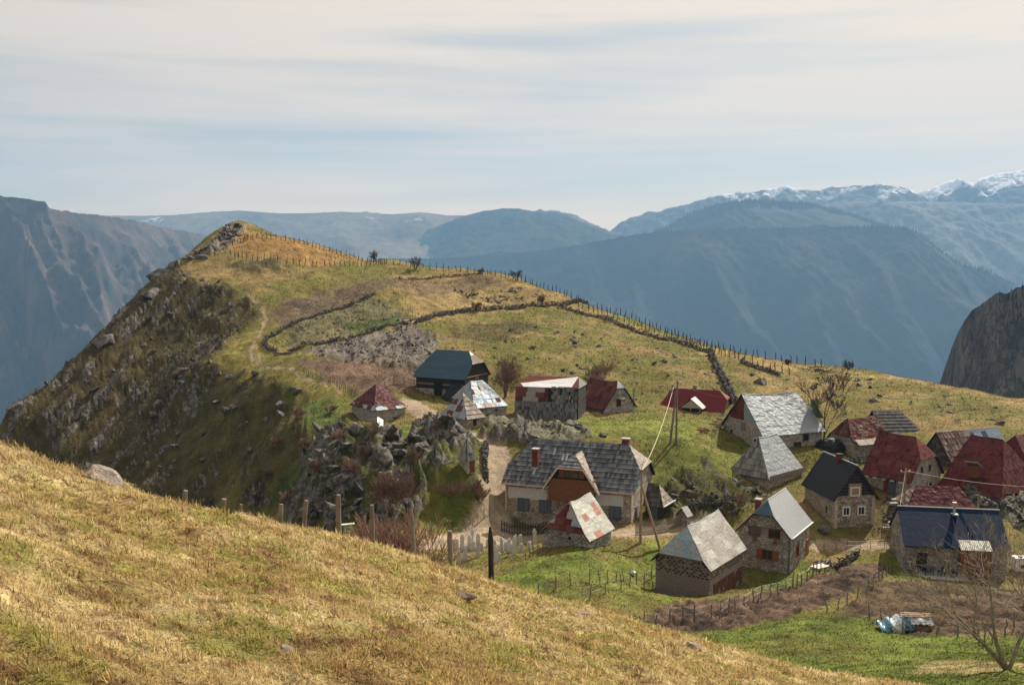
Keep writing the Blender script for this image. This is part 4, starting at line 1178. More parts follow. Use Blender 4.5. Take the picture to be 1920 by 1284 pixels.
def build_left_hut():
    h = House('hut', 'stone hut with maroon hipped tin roof standing alone above the rocky slope', (703,806,129), 36, 657, 757, 2.75, 5.7, 'r', hipA=(0, 2.0), hipB=(0, 1.9), wall='stone_pale', ov=.3, cat='hut')
    for k_ in ('near', 'far', 'endA', 'endB'):
        h.cover(k_, 'sheet', ['roof_maroon'], w=1.2, h=.62, th=.015, jitter=.02)
        p, u, v, n = plane_of(h.slopes[k_]); lo = sorted(p, key=lambda q: q.z)[:2]
        a, b = lo
        up = v * .65; d = (b - a).normalized() * .45
        poly = [a, b, b + up - d, a + up + d]
        cover(poly, 'sheet', h.root, ['tin_blue', 'tin_dull'], w=.8, h=.8, lap=.04, th=.02, name='eave_sheet')
    o = h.slab('door', 'R', h.Lr * .62, h.Lr * .62 + .75, 0, 1.35, .05, 'timber_dark'); h.slab('lintel', 'R', h.Lr * .62 - .15, h.Lr * .62 + .9, 1.35, 1.5, .08, 'timber_grey', o)
    h.slab('vent', 'L', 2.6, 2.8, 1.5, 1.75, .03, 'opening_shade'); h.sag(0.15)
build_left_hut()

def build_blue_barn():
    h = House('barn', 'dark timber barn with wide blue grey metal roof beside the corral', (872,743,143), 63, 779, 915, 2.75, 6.2, 'l', hipA=(.5, 1.3), hipB=(0.2, 1.4), wall='timber_dark', ov=.5, og=.3, cat='barn')
    for k_ in ('near', 'far'): h.cover(k_, 'sheet', ['roof_blue_grey'], w=2.2, h=.62, th=.012, jitter=.006, lap=.05)
    h.cover('endB', 'sheet', ['roof_blue_grey'], w=1.6, h=.7); h.cover('endA', 'sheet', ['tin_dull', 'timber_grey'], w=1.2, h=.8)
    h.slab('stone_base', 'L', -.05, h.Ll, -1.5, .8, .12, 'stone_grey'); h.slab('stone_base', 'R', -.05, h.Lr, -1.5, .5, .12, 'stone_grey')
    for i in range(7): h.slab('wall_board', 'L', .2, h.Ll - .2, .85 + i * .27, 1.09 + i * .27, .05, 'timber_dark' if i != 2 else 'timber_grey')
    h.slab('rail', 'R', 0, h.Lr, 2.6, 2.72, .06, 'timber_tan'); h.window('R', h.Lr * .5, 1.9, .6, .4, 'timber_tan', 'opening_shade', bars=0)
    h.slab('doorway', 'L', h.Ll * .45, h.Ll * .62, -.2, 1.9, .07, 'opening_shade', off=.06)
build_blue_barn()

def build_patch_shacks():
    h = House('shack', 'stone shack with patched blue grey tin roof in front of the timber barn', (893,787,127), 30, 846, 949, 1.7, 4.75, 'r', hipA=(.1, 1.0), hipB=(0, 1.6), wall='stone_grey', ov=.3, cat='shack')
    for k_ in ('near', 'far', 'endA', 'endB'): h.cover(k_, 'sheet', ['tin_blue', 'tin_silver', 'tin_blue', 'tin_dull', 'tin_blue', 'tin_silver'] + (['tin_rust'] if k_ == 'near' else []), w=.62, h=.8, jitter=.05)
    h.window('R', h.Lr * .66, .9, .25, .3, 'timber_grey', 'opening_shade', bars=0, fw=.05); h.slab('door', 'R', .3, .9, -.2, 1.1, .05, 'timber_dark'); h.sag(0.25)
    h = House('shack', 'low lean shack with pointed roof half rusty sheets and half grey shingles', (876,797,122), 42, 828, 906, .95, 3.7, 'r', hipA=(0, 1.5), hipB=(0, 1.45), wall='stone_tan', ov=.35, cat='shack')
    h.cover('endA', 'sheet', ['tin_rust', 'tin_blue', 'tin_dull', 'tin_blue', 'tin_dull'], w=.5, h=.9); h.cover('near', 'shingle', ['shingle_tan'], w=.25, h=.7)
    h.cover('far', 'sheet', ['tin_rust', 'tin_silver'], w=.9, h=.9); h.cover('endB', 'shingle', ['shingle_grey'], w=.28, h=.7)
    h.slab('door', 'R', h.Lr * .35, h.Lr * .55, -.2, .9, .05, 'timber_dark')
    MB().tube([h.slopes['near'][0], h.slopes['near'][-1]], .06, 5).build('hip_board', 'timber_grey', h.root); MB().tube([h.slopes['near'][1], h.slopes['near'][2]], .06, 5).build('hip_board', 'timber_grey', h.root); h.sag(0.12)
build_patch_shacks()

def build_ruin():
    h = House('ruined_barn', 'ruined barn clad in grey shingle boards with torn roof and tin top whitened for sun glint', (1084,781,130), 74, 968, 1096, 3.75, 4.95, 'l', hipA=(0, .5), hipB=(.2, 1.3), wall='timber_dark', ov=.1, cat='barn', Lr=5.0)
    L = h.Ll
    # the long front: steep shingle skirt
    sk = [(-1.0, -.15, -.7), (-1.0, L + .2, -.7), (-.12, L + .05, 3.5), (-.12, -.1, 3.5)]
    # lower courses of boards, upper rusty sheets
    def part(u0, u1, t0, t1):
        f = lambda u, t: (-1.0 + .88 * t, u, -.7 + 4.6 * t)
        return [f(u0, t0), f(u1, t0), f(u1, t1), f(u0, t1)]
    cover(part(0, L, 0, .56), 'shingle', h.root, ['shingle_ruin'], w=.2, h=.5, th=.03, jitter=.05)
    cover(part(0, L * .42, .56, 1.0), 'shingle', h.root, ['shingle_ruin'], w=.22, h=.5, th=.03, missing=.14, jitter=.06)
    cover(part(L * .47, L, .56, .95), 'sheet', h.root, ['tin_rust', 'roof_maroon', 'tin_rust', 'tin_dull'], w=1.1, h=.65)
    q = [Vector(x) for x in h.slopes['near']]
    cover([q[0].lerp(q[1], .12), q[0].lerp(q[1], .86), q[-1].lerp(q[2], .92), q[-1].lerp(q[2], .0)], 'sheet', h.root, ['roof_glint_white'], w=2.5, h=1.2); h.skin('near', 'tin_rust', .01, lift=.0); h.skin('far', 'roof_glint_white', .03); h.skin('endA', 'shingle_grey'); h.skin('endB', 'roof_red')
    for i in range(5):
        MB().tube([(-.1 + R_.uniform(-.3, .3), R_.uniform(-.4, .4), 1 + R_.uniform(0, 1.5)), (R_.uniform(.5, 2), -.5 + R_.uniform(-.6, .3), 3.2 + R_.uniform(-1, .8))], .05, 4).build('rafter', 'timber_grey', h.root)
build_ruin()

def build_a_house():
    h = House('cottage', 'small steep cottage with rusty maroon roof reaching almost to the grass', (1133,775,134), 38, 1083, 1190, .9, 4.2, 'l', hipA=(.72, .35), wall='stone_pale', ov=.5, og=.3)
    h.cover('near', 'sheet', ['roof_maroon', 'tin_rust', 'roof_maroon'], w=.75, h=.95, jitter=.04); h.cover('far', 'sheet', ['shingle_grey', 'tin_dull'], w=.8, h=.9)
    h.cover('endA', 'sheet', ['tin_blue', 'tin_silver'], w=.6, h=.6)
    W = h.Lr
    p = [(W * .2, -.05, 1.75), (W * .8, -.05, 1.75), (W * .64, -.05, 3.2), (W * .36, -.05, 3.2)]
    cover([(a, b - (3.2 - z) * .12, z) for a, b, z in p], 'shingle', h.root, ['shingle_grey'], w=.3, h=.7)
    o = h.window('R', W * .48, .75, .7, .9, 'timber_grey', 'opening_shade', bars=1); h.box('awning', (W * .48, -.4, 1.95), (1.2, .7, .05), 'shingle_tan', o, rot=Matrix.Rotation(.45, 3, 'X')); h.sag(0.22)
build_a_house()

def build_red_barn():
    h = House('barn', 'low long barn with clean crimson metal roof and small front gable', (1354,783,138), 66, 1238, 1378, .9, 3.4, 'l', hipA=(.55, 1.0), hipB=(.0, 1.3), wall='timber_tan', ov=.4, og=.35, cat='barn', Lr=5.5)
    for k_ in ('near', 'far', 'endA', 'endB'): h.skin(k_, 'roof_crimson'); h.ribs(k_, 'roof_crimson', gap=.35, size=.02)
    c = h.Ll * .47; w = 1.7
    f = [(-1.0, c - w, 1.15), (-1.0, c, 2.5), (1.6, c, 2.5), (.45, c - w - .2, 1.25)]; g = [(-1.0, c + w, 1.15), (-1.0, c, 2.5), (1.6, c, 2.5), (.45, c + w + .2, 1.25)]
    for poly, m in ((f, 'tin_pale'), (g, 'roof_crimson')):
        p, u, v, n = plane_of(poly); MB().prism([q + n * .06 for q in p], n, .06).build('porch_roof', m, h.root)
    MB().prism([(-.8, c - 1.5, 1.2), (-.8, c + 1.5, 1.2), (-.8, c, 2.35)][::-1], (-1, 0, 0), .05).build('porch_gable', 'plaster_tan', h.root)
    h.box('porch_shade', (-.6, c, .5), (.3, 2.6, 1.3), 'opening_shade')  # near-black box standing in for the shade under the porch
    for du in (-1.3, 0, 1.3): h.box('porch_post', (-.8, c + du, .5), (.12, .12, 1.4), 'timber_tan')
    for y, s_ in ((h.Ll * .86, .35), (h.Ll * .5, .5)): o = h.box('chimney', (h.B / 2, y, 3.6), (s_, s_, .8), 'stone_grey')
    h.slab('gable_boards', 'R', .8, h.Lr - .8, .6, 1.6, .06, 'timber_tan')
    MB().tube([(h.Lr * .95, -.4, .8), (h.Lr * .55, -.4, 3.0)], .12, 4).build('barge_board', 'wood_orange', h.root)
build_red_barn()

def build_right_cluster():
    h = House('cottage', 'stone cottage with crumpled brown tin roof left of the dark shingle roof', (1600,853,120), 25, 1562, 1672, 1.7, 4.3, 'r', hipA=(.15, .9), wall='stone_pale', ov=.3)
    h.cover('near', 'sheet', ['roof_brown', 'roof_brown', 'tin_rust'], w=.7, h=.45, jitter=.08); h.cover('far', 'sheet', ['roof_brown'], w=1, h=.8); h.cover('endA', 'sheet', ['roof_brown', 'roof_maroon'], w=.7, h=.6)
    p = [(0, -.9, 1.25), (h.Lr, -.9, 1.25), (h.Lr, -.1, 1.85), (0, -.1, 1.85)]; cover(p, 'shingle', h.root, ['shingle_tan'], w=.3, h=1.2, th=.05)
    h.window('L', h.Ll * .6, .5, .5, 1.0, 'timber_grey', 'opening_shade', bars=0); h.sag(0.28)
    h = House('cottage', 'dark grey shingle roofed cottage behind the crumpled brown roof', (1655,840,127), 4, 1640, 1742, 1.7, 4.4, 'r', hipB=(0, 1.9), wall='stone_dark', Ll=6, ov=.4)
    for k_ in ('near', 'far', 'endB'): h.cover(k_, 'shingle', ['shingle_dark'], w=.3, h=.55)
    h = House('shed', 'low shed with plain slate blue metal roof behind the silver barn', (1570,797,138), -2, 1560, 1660, .8, 1.9, 'r', wall='timber_dark', Ll=5, cat='shed')
    h.skin('near', 'roof_blue_grey'); h.skin('far', 'roof_blue_grey')
    # big rusty red house
    h = House('stone_house', 'stone house with rusty red steep roof and four small dark windows', (1705,943,105), 40, 1632, 1776, 2.7, 6.7, 'l', hipA=(.45, 1.3), wall='stone_pale', ov=.55, og=.3)
    h.cover('near', 'sheet', ['roof_red', 'tin_rust', 'roof_red', 'roof_maroon'], w=.8, h=.85, jitter=.05); h.cover('far', 'sheet', ['roof_red'], w=1.1, h=.9); h.cover('endA', 'sheet', ['roof_red', 'tin_rust'], w=.9, h=.8)
    h.ridge_cap('roof_maroon', .07)
    W = h.Lr
    for u, z in ((.36, 2.95), (.62, 2.95), (.33, .95), (.66, .95)): h.window('R', W * u, z, .42, .62, 'timber_grey', 'opening_shade', fw=.05, bars=0)
    h.slab('door', 'L', 1.6, 2.5, .2, 2.2, .05, 'shutter_blue'); h.slab('jamb', 'L', 2.5, 3.0, .2, 2.3, .06, 'brick_red')
    for i in range(7):
        p, u, v, n = plane_of(h.slopes['near']); o_ = p[0]
    for i in range(6): cover([Vector(q) + Vector((0, 0, .05)) for q in [(-.45, .6 + i * 1.0, 2.0), (-.45, 1.1 + i * 1.0, 2.0), (.15, 1.1 + i, 2.75), (.15, .6 + i, 2.75)]], 'sheet', h.root, ['tin_dull', 'tin_silver'], w=.5, h=1.0, name='eave_sheet')
    h.sag(.22)
    # big dark red hip
    h = House('stone_house', 'large dark red hipped roof with a small timber hatch facing the camera', (1873,946,103), 42, 1778, 1962, 1.1, 6.15, 'l', hipA=(.0, 1.9), hipB=(0, .8), wall='stone_grey', ov=.5)
    for k_ in ('near', 'far', 'endA', 'endB'): h.cover(k_, 'sheet', ['roof_red', 'roof_maroon', 'roof_red'], w=.95, h=.8, jitter=.04)
    h.ridge_cap('roof_maroon', .08)
    hh = Vector((.95, h.Ll * .5, 3.2))
    o = h.box('hatch', hh + Vector((-.15, 0, -.1)), (1.0, .9, 1.3), 'wood_brown'); h.box('hatch_roof', hh + Vector((-.25, 0, .68)), (1.5, 1.4, .06), 'tin_pale', o, rot=Matrix.Rotation(.5, 3, 'Y')); h.sag(0.22)
    # small maroon roof
    h = House('shed', 'low shed with dark maroon roof just behind the deep blue roof', (1828,968,95), 84, 1718, 1836, .95, 2.5, 'l', hipA=(0, 1.0), hipB=(0, 1.2), wall='stone_dark', Lr=3.6, cat='shed')
    for k_ in ('near', 'far', 'endA'): h.skin(k_, 'roof_maroon')
    h.cover('endB', 'shingle', ['shingle_rust'], w=.3, h=.5)
    # long patched roof with blue half
    h = House('barn', 'long barn roof half patched old boards and half blue grey tin', (1782,878,114), 22, 1739, 1907, 1.0, 3.85, 'r', wall='stone_dark', ov=.35, cat='barn')
    q = [Vector(x) for x in h.slopes['near']]; m0 = q[0].lerp(q[1], .5); m1 = q[3].lerp(q[2], .5)
    cover([q[0], m0, m1, q[3]], 'shingle', h.root, ['shingle_rust'], w=.3, h=.75, jitter=.06); cover([m0, q[1], q[2], m1], 'sheet', h.root, ['tin_blue', 'roof_blue_grey', 'tin_blue'], w=1.0, h=.9)
    h.skin('far', 'tin_blue'); h.ridge_cap('tin_silver', .05)
    h = House('cottage', 'maroon roofed cottage cut off by the right edge of the photo', (1927,888,112), 30, 1906, 2010, 1.2, 3.9, 'r', hipA=(0, 1.2), wall='stone_grey', Ll=5)
    for k_ in ('near', 'far', 'endA'): h.cover(k_, 'sheet', ['roof_maroon'], w=1.0, h=.8)
build_right_cluster()

def build_blue_roof_house():
    h = House('house', 'stone house with deep blue ribbed metal roof and shaded terrace', (1886,1083,86), 80, 1713, 1892, 2.95, 5.3, 'l', wall='stone_grey', ov=.6, og=.15, Lr=6.2)
    for k_ in ('near', 'far'): h.skin(k_, 'roof_blue'); h.ribs(k_, 'roof_blue', gap=.28, size=.03)
    h.ridge_cap('white_paint', .07)
    o = h.box('flue', (2.6, h.Ll * .45, 5.4), (.2, .2, 1.0), 'silver_paint'); h.box('cowl', (2.6, h.Ll * .45, 5.95), (.34, .34, .12), 'cream_paint', o); h.box('flashing', (2.3, h.Ll * .45, 4.95), (.6, .5, .1), 'tin_silver', o)
    # awning over the timber porch
    o = empty('x', (0, 0, 0)); bpy.data.objects.remove(o)
    aw = [(-1.5, 1.6, 2.75), (-1.5, 4.2, 2.75), (-.25, 4.2, 3.3), (-.25, 1.6, 3.3)]
    p, u, v, n = plane_of(aw); MB().prism(p, n, .03).build('awning', 'tin_pale', h.root); ribs(aw, h.root, 'tin_pale', gap=.16, size=.03, name='awning_rib')
    for y in (1.7, 4.1): h.box('porch_post', (-1.4, y, 1.1), (.14, .14, 3.3), 'wood_orange')
    for i in range(8): h.box('porch_board', (-.25, 1.75 + i * .3, 1.3), (.06, .28, 2.8), 'wood_orange')
    h.box('terrace', (-1.1, h.Ll - 2.5, -.1), (2.2, 5.0, .7), 'concrete')
    h.slab('door', 'L', h.Ll - 1.9, h.Ll - 1.0, 0, 1.9, .05, 'timber_dark')
    return h
BH = build_blue_roof_house()

def build_small():
    h = House('stone_kiosk', 'tiny stone hut with tall pointed shingle roof beside the road', (876,906,100.5), 42, 859, 890, 1.7, 3.5, 'r', hipA=(0, .62), hipB=(0, .62), wall='stone_pale', ov=.35, cat='hut')
    h.root.location.z = float(H(h.root.location.x, h.root.location.y)[0]) - .05
    for k_ in ('near', 'far', 'endA', 'endB'): h.cover(k_, 'shingle', ['shingle_grey'], w=.14, h=.9, th=.02)
    o = h.slab('door', 'R', .35, .95, .15, 1.4, .05, 'wood_brown'); h.slab('arch', 'R', .3, 1.0, 1.4, 1.55, .06, 'brick_red', o)
    h = House('lean_to', 'little shingled porch roof against the right end of the large stone house', (1240,980,98.5), 60, 1215, 1263, 1.9, 3.6, 'l', hipA=(0, .9), wall='timber_dark', ov=.4, cat='porch')
    for k_ in ('near', 'far'): h.cover(k_, 'shingle', ['shingle_dark'], w=.28, h=.55)
    h.cover('endA', 'shingle', ['shingle_tan'], w=.28, h=.55); h.slab('gutter', 'R', -.3, h.Lr + .3, 1.72, 1.82, .1, 'white_paint', off=.35)
    h.slab('door', 'L', .4, 1.2, -.3, 1.6, .05, 'shutter_blue')
    h = House('well_house', 'small rubble store with stone slab roof behind the paling fence', (1288,985,97), 50, 1276, 1301, 1.0, 1.7, 'r', wall='stone_grey', cat='shed', ov=.2)
    h.cover('near', 'sheet', ['concrete'], w=.6, h=.5, th=.05); h.cover('far', 'sheet', ['concrete'], w=.6, h=.5, th=.05)
build_small()
# ------------------------------------------------------------------ rocks
k = NT('limestone'); vec = k.coord('Object'); 
rk1 = k.noise(vec, 2.4, 9, .68, .5); rk2 = k.noise(vec, 9, 6, .65)
rcol = k.ramp(rk1, [(.30, (.035, .032, .03)), (.45, (.11, .103, .095)), (.60, (.25, .235, .215)), (.78, (.43, .41, .38))])
ti = k.n('ShaderNodeAttribute', attribute_name='Tint')
rcol = k.mix(k.maprange(rk2, .3, .7, 0, .7), rcol, k.mix(1.0, rcol, (.55, .52, .5), 'MULTIPLY'))
rcol = k.mix(k.math('MULTIPLY', ti.outputs['Fac'], .6), rcol, k.mix(1.0, rcol, (.38, .36, .33), 'MULTIPLY'))
moss = k.maprange(k.noise(vec, 1.1, 5, .6), .56, .66, 0, .65)
rcol = k.mix(moss, rcol, (.085, .08, .03))
k.done(rcol, .93, k.bump(rk2, .6, .05, k.bump(rk1, .7, .15)), spec=.15)

def rock_base(sub, seed, cuts=9):
    bm = bmesh.new(); bmesh.ops.create_icosphere(bm, subdivisions=sub, radius=1.0)
    r = random.Random(seed)
    v = np.array([x.co[:] for x in bm.verts]); f = np.array([[y.index for y in x.verts] for x in bm.faces]); bm.free()
    for i in range(cuts):
        n = np.array([r.gauss(0, 1) for _ in range(3)]); n /= np.linalg.norm(n); d = r.uniform(.45, .85)
        e = v @ n - d; v = v - np.outer(np.maximum(e, 0), n)
    v *= 1 + .08 * np.sin(v[:, [1]] * 7 + seed) 
    return v * (1.25, 1.0, .8), f
ROCKS_LO = [rock_base(1, s_) for s_ in range(10)]
ROCKS_HI = [rock_base(3, s_ + 40, 16) for s_ in range(8)]
def scatter_rocks(name, pts, sizes, parent=None, squash=1.0, tints=None, up=None):
    """many rocks in one mesh"""
    V = []; F = []; T = []; b = 0
    rr = np.random.default_rng(len(pts) + 3)
    for i, q in enumerate(pts):
        v, f = ROCKS_LO[rr.integers(10)]
        a = rr.uniform(0, 6.28, 3); a[:2] *= .15
        ca, sa = math.cos(a[2]), math.sin(a[2])
        s = sizes[i] * np.array((rr.uniform(.8, 1.3), rr.uniform(.8, 1.2), rr.uniform(.6, 1.1) * squash))
        w = v * s
        w = np.stack([w[:, 0] * ca - w[:, 1] * sa, w[:, 0] * sa + w[:, 1] * ca, w[:, 2] + w[:, 0] * a[0]], 1)
        V.append(w + np.asarray(q)); F.append(f + b); b += len(v); T.append(np.full(len(v), rr.random() if tints is None else tints[i]))
    me = np_mesh(name, np.concatenate(V), np.concatenate(F), False)
    at = me.attributes.new('Tint', 'FLOAT', 'POINT'); at.data.foreach_set('value', np.concatenate(T).astype(np.float32))
    return link(name, me, MATS['limestone'], parent)
def rock_field(name, label, outline, n, s0, s1, seed, sink=.35, clump=0.35, power=2.5):
    poly = polyxy(outline, D); rr = np.random.default_rng(seed)
    lo, hi = poly.min(0), poly.max(0)
    # even in the picture: denser where near
    P = []
    while len(P) < n:
        x = rr.uniform(lo[0], hi[0], 4000); y = rr.uniform(lo[1], hi[1], 4000)
        ok = (sdist(x, y, poly) < 0) & (fbm(x / 5, y / 5, 3, .6, seed) > clump - .45 + rr.uniform(-.25, .25, 4000))
        P += list(zip(x[ok], y[ok]))
    P = np.array(P[:n]); _, rk, rg, rd = near_fields(P[:, 0], P[:, 1])
    keep = rd < .2; P = P[keep]
    z = Hbase(P[:, 0], P[:, 1]) + relief(P[:, 0], P[:, 1], rk[keep], rg[keep], rd[keep])
    s = s0 + (s1 - s0) * rr.random(len(P)) ** power
    o = scatter_rocks(name, np.stack([P[:, 0], P[:, 1], z - s * sink * .3], 1), s)
    tag(o, label, 'rocks', kind='stuff')
    return o
rock_field('crag_rocks', 'broken limestone of the dark crag left of the road', [(600,835),(680,818),(870,818),(845,850),(815,915),(770,980),(600,1005),(540,980)], 260, .2, 1.5, 1, clump=.5, power=3.2)
rock_field('ledge_rocks', 'pale rubble ledge above the large stone house', [(770,790),(900,800),(1000,795),(1110,815),(1090,836),(1000,834),(930,826),(800,812)], 190, .12, .7, 2, power=3)
rock_field('slope_rocks', 'grey rocks strewn on the dark left slope', [(0,810),(180,640),(278,548),(340,492),(470,570),(480,610),(395,690),(560,752),(640,800),(600,860),(540,920),(400,920),(40,855)], 240, .15, 1.1, 3, clump=.65, power=4)
rock_field('corral_rubble', 'pale rubble heaped inside the corral', [(560,664),(780,612),(830,642),(795,702),(640,680)], 800, .08, .42, 4, clump=.35)
rock_field('enclosure_stones', 'loose stones in the upper corral', [(505,648),(560,607),(700,558),(772,600),(640,640)], 260, .08, .4, 5, clump=.4)
rock_field('bank_rocks', 'dark rocks of the bank right of the large stone house', [(1245,920),(1330,875),(1390,905),(1450,930),(1370,975),(1260,985)], 110, .15, .7, 6, power=3)
rock_field('pasture_rocks', 'scattered stones in the upper pasture', [(860,650),(1000,610),(1340,668),(1370,760),(1200,770),(960,700)], 170, .15, .7, 7, clump=.55, power=3)
rock_field('east_rocks', 'scattered stones on the grass above the right hand roofs', [(1400,700),(1600,700),(1900,770),(1900,800),(1750,790),(1560,760)], 120, .15, .8, 8, clump=.5, power=3)
rock_field('yard_rocks', 'stones among the lower houses', [(1650,900),(1725,940),(1715,1015),(1655,1000)], 150, .12, .5, 9, clump=.2)
rock_field('east_yard_rubble', 'grey rubble bank below the dark red roof', [(1800,930),(1925,925),(1925,1000),(1840,965)], 200, .15, .6, 10, clump=.2)
rock_field('peak_rocks', 'rocks on the promontory edge', [(335,492),(385,470),(430,424),(455,432),(430,465),(400,485)], 160, .3, 1.5, 11, clump=.2)
rock_field('field_stones', 'grey stones bedded in the ochre field', [(850,548),(1000,540),(1010,560),(900,570)], 200, .15, .6, 12, clump=.2)

rock_meshes = []
for i, (v, f) in enumerate(ROCKS_HI):
    me = np_mesh('boulder', v, f, False)
    me.materials.append(MATS['limestone'])
    a = me.attributes.new('Tint', 'FLOAT', 'POINT'); a.data.foreach_set('value', np.full(len(v), .25, np.float32))
    rock_meshes.append(me)
HERO = [ # photo pixel of the middle, width m, label
 (530,762,2.6,'large pale boulder on the green slope left of the maroon hut'), (556,742,1.8,'squared rock just above the large pale boulder'),
 (300,772,2.2,'upright pale rock on the dark slope, highest of its row'), (288,797,1.6,'rock below the upright pale rock on the dark slope'), (245,858,1.9,'pale rock at the foot of the dark slope behind the dry brow'),
 (412,703,1.9,'rock at the upper rim of the dark slope'), (432,708,2.1,'grey rock beside the rim of the dark slope, right one of a pair'), (480,705,2.0,'pointed rock on the rim below the grass track'),
 (406,760,1.6,'lone boulder in the middle of the dark slope'), (665,828,2.8,'big tan boulder at the top left of the crag'), (690,835,2.0,'tan boulder leaning on the big one atop the crag'),
 (500,792,1.7,'boulder under the large pale boulder'), (330,499,7.0,'white topped outcrop on the promontory edge'), (305,526,8.5,'overhanging grey outcrop below the white topped one'), (288,552,6.5,'jutting dark outcrop on the left skyline'),
 (195,645,6.0,'grey nose of rock on the left skyline'), (1078,803,3.2,'dark rock hump on the lawn behind the large stone house'), (1128,815,1.3,'small pale rock right of the dark hump on the lawn'),
 (1425,720,2.6,'dark outcrop right of the steep stone wall'), (1340,700,1.6,'dark rock beside the steep stone wall'), (1245,678,1.3,'dark stone high in the pasture'), (740,820,2.0,'rock on the crag rim'), (600,880,2.0,'grey crag block low on the left'),
 (720,890,2.3,'tall grey block in the crag'), (790,860,2.2,'tan crag block left of the tiny stone hut'), (640,930,2.2,'pale pillar of rock behind the fence posts'), (1570,905,1.5,'pale flat rock below the silver cottage'), (1545,1000,2.0,'layered rock beside the concrete ramp'),
 (470,850,1.5,'small rock low on the dark slope'), (380,870,1.5,'small pale rock near the dry brow'),
]
for i, (px, py, w, lab) in enumerate(HERO):
    q = gp(px, py); o = bpy.data.objects.new('boulder', rock_meshes[i % 8]); COL.objects.link(o)
    s = w / 2.3; o.location = (q.x, q.y, q.z + s * (.1 if w < 5 else -.25)); o.scale = (s * R_.uniform(.85, 1.15), s * R_.uniform(.85, 1.1), s * R_.uniform(.8, 1.15)); o.rotation_euler = (R_.uniform(-.2, .2), R_.uniform(-.2, .2), R_.uniform(0, 6))
    tag(o, lab, 'boulder', 'limestone boulders')
NEARR = [(192,872,.8,'long pinkish boulder on the brow of the dry slope'), (545,987,.45,'low pale rock on the dry brow behind the fence posts'), (870,1122,.42,'half buried white stone in the dry grass'), (896,1092,.2,'small dark stone near the tall fence post'), (1095,1158,.3,'flat pale stone right of the white stone'), (536,1228,.12,'tiny white stone at the bottom of the dry slope'), (1300,1217,.3,'pale stone near the right end of the dry brow'), (1040,1140,.22,'small flat stone on the dry brow')]
for i, (px, py, w, lab) in enumerate(NEARR):
    x, y = gxy(px, py) if i > 1 else (U(px, py, (17.6, 21.5)[i])[0], (17.6, 21.5)[i]); z = float(H(x, y)[0]); me_ = rock_meshes[(i + 3) % 8].copy(); me_.materials.clear(); me_.materials.append(MATS['pale_stone']); o = bpy.data.objects.new('fieldstone', me_); COL.objects.link(o)
    s = w / 2.2; o.location = (x, y, z + s * (.15 if i > 1 else .0)); o.scale = (s * 1.35, s, s * (.8 if i > 1 else .55)); o.rotation_euler = (.1, .28, -.35 + R_.uniform(-.3, .3))
    tag(o, lab, 'stone', 'stones in the dry grass')

# ------------------------------------------------------------------ dry stone walls
def dense(line, step):
    out = []
    for i in range(len(line) - 1):
        a, b = Vector(line[i]), Vector(line[i + 1]); n = max(1, int((b - a).length / step))
        out += [a.lerp(b, t / n) for t in range(n)]
    return out + [Vector(line[-1])]
def stone_wall(label, pix, height=.9, width=.6, size=.24, cat='wall'):
    pts = dense([Vector(gxy(*p, D)) for p in pix], size * 1.15)
    a = np.array([p[:] for p in pts]); z = H(a[:, 0], a[:, 1])
    root = empty('stone_wall', (a[0][0], a[0][1], z[0])); tag(root, label, cat, 'dry stone walls', 'thing')
    P = []; S = []
    for i in range(len(a)):
        d = a[min(i + 1, len(a) - 1)] - a[max(i - 1, 0)]; d = d / (np.linalg.norm(d) + 1e-9); nn = np.array((-d[1], d[0]))
        hh = height * (.75 + .4 * random.random())
        for lay in range(max(1, int(hh / (size * .95)))):
            for sd_ in (-1, 1):
                off = nn * sd_ * (width / 2 - size * .3) * (1 - .3 * lay * size / height) + d * random.uniform(-.1, .1)
                P.append((a[i][0] + off[0] - root.location.x, a[i][1] + off[1] - root.location.y, z[i] - root.location.z + size * (.25 + .95 * lay))); S.append(size * random.uniform(.5, .8))
    o = scatter_rocks('stones', P, S, root); o['kind'] = 'stuff'
    return root
stone_wall('long dark stone wall curving across the top of the pasture', [(778,606),(830,592),(880,584),(960,579),(1050,573),(1100,568)], 1.1, .8, .34)
stone_wall('stone wall running down right from the pasture corner', [(1052,577),(1150,606),(1250,640),(1335,664)], .9, .7, .32)
stone_wall('steep stone wall dropping towards the crimson roof', [(1332,666),(1348,700),(1365,730),(1378,758)], 1.2, .9, .36)
stone_wall('short stone wall right of the steep wall below the skyline fence', [(1390,681),(1425,692),(1462,706)], .8, .7, .3)
stone_wall('outer stone wall round the upper corral', [(520,662),(496,650),(500,636),(560,604),(640,580),(702,553)], .8, .6, .3)
stone_wall('inner stone wall between rubble and upper corral', [(540,660),(640,641),(775,604)], .8, .6, .3)
stone_wall('stone wall on the left top of the ochre field', [(745,525),(820,520),(900,516)], .6, .6, .3)
stone_wall('curved garden wall behind the grey ribbed roof', [(1290,968),(1330,951),(1375,963)], 1.3, .5, .24)
stone_wall('low ruined wall on the ledge above the crag', [(778,802),(800,800),(830,806),(862,800),(858,787),(800,786),(778,802)], .9, .6, .26)
stone_wall('retaining wall beside the road behind the tiny stone hut', [(912,905),(908,870),(912,842)], 1.2, .5, .26)
stone_wall('low wall round the little yard of the stone house', [(1530,1062),(1580,1062),(1608,1040)], .8, .45, .24)
stone_wall('rough wall in front of the crumpled brown roof', [(1560,868),(1620,872),(1690,884)], .7, .5, .26)

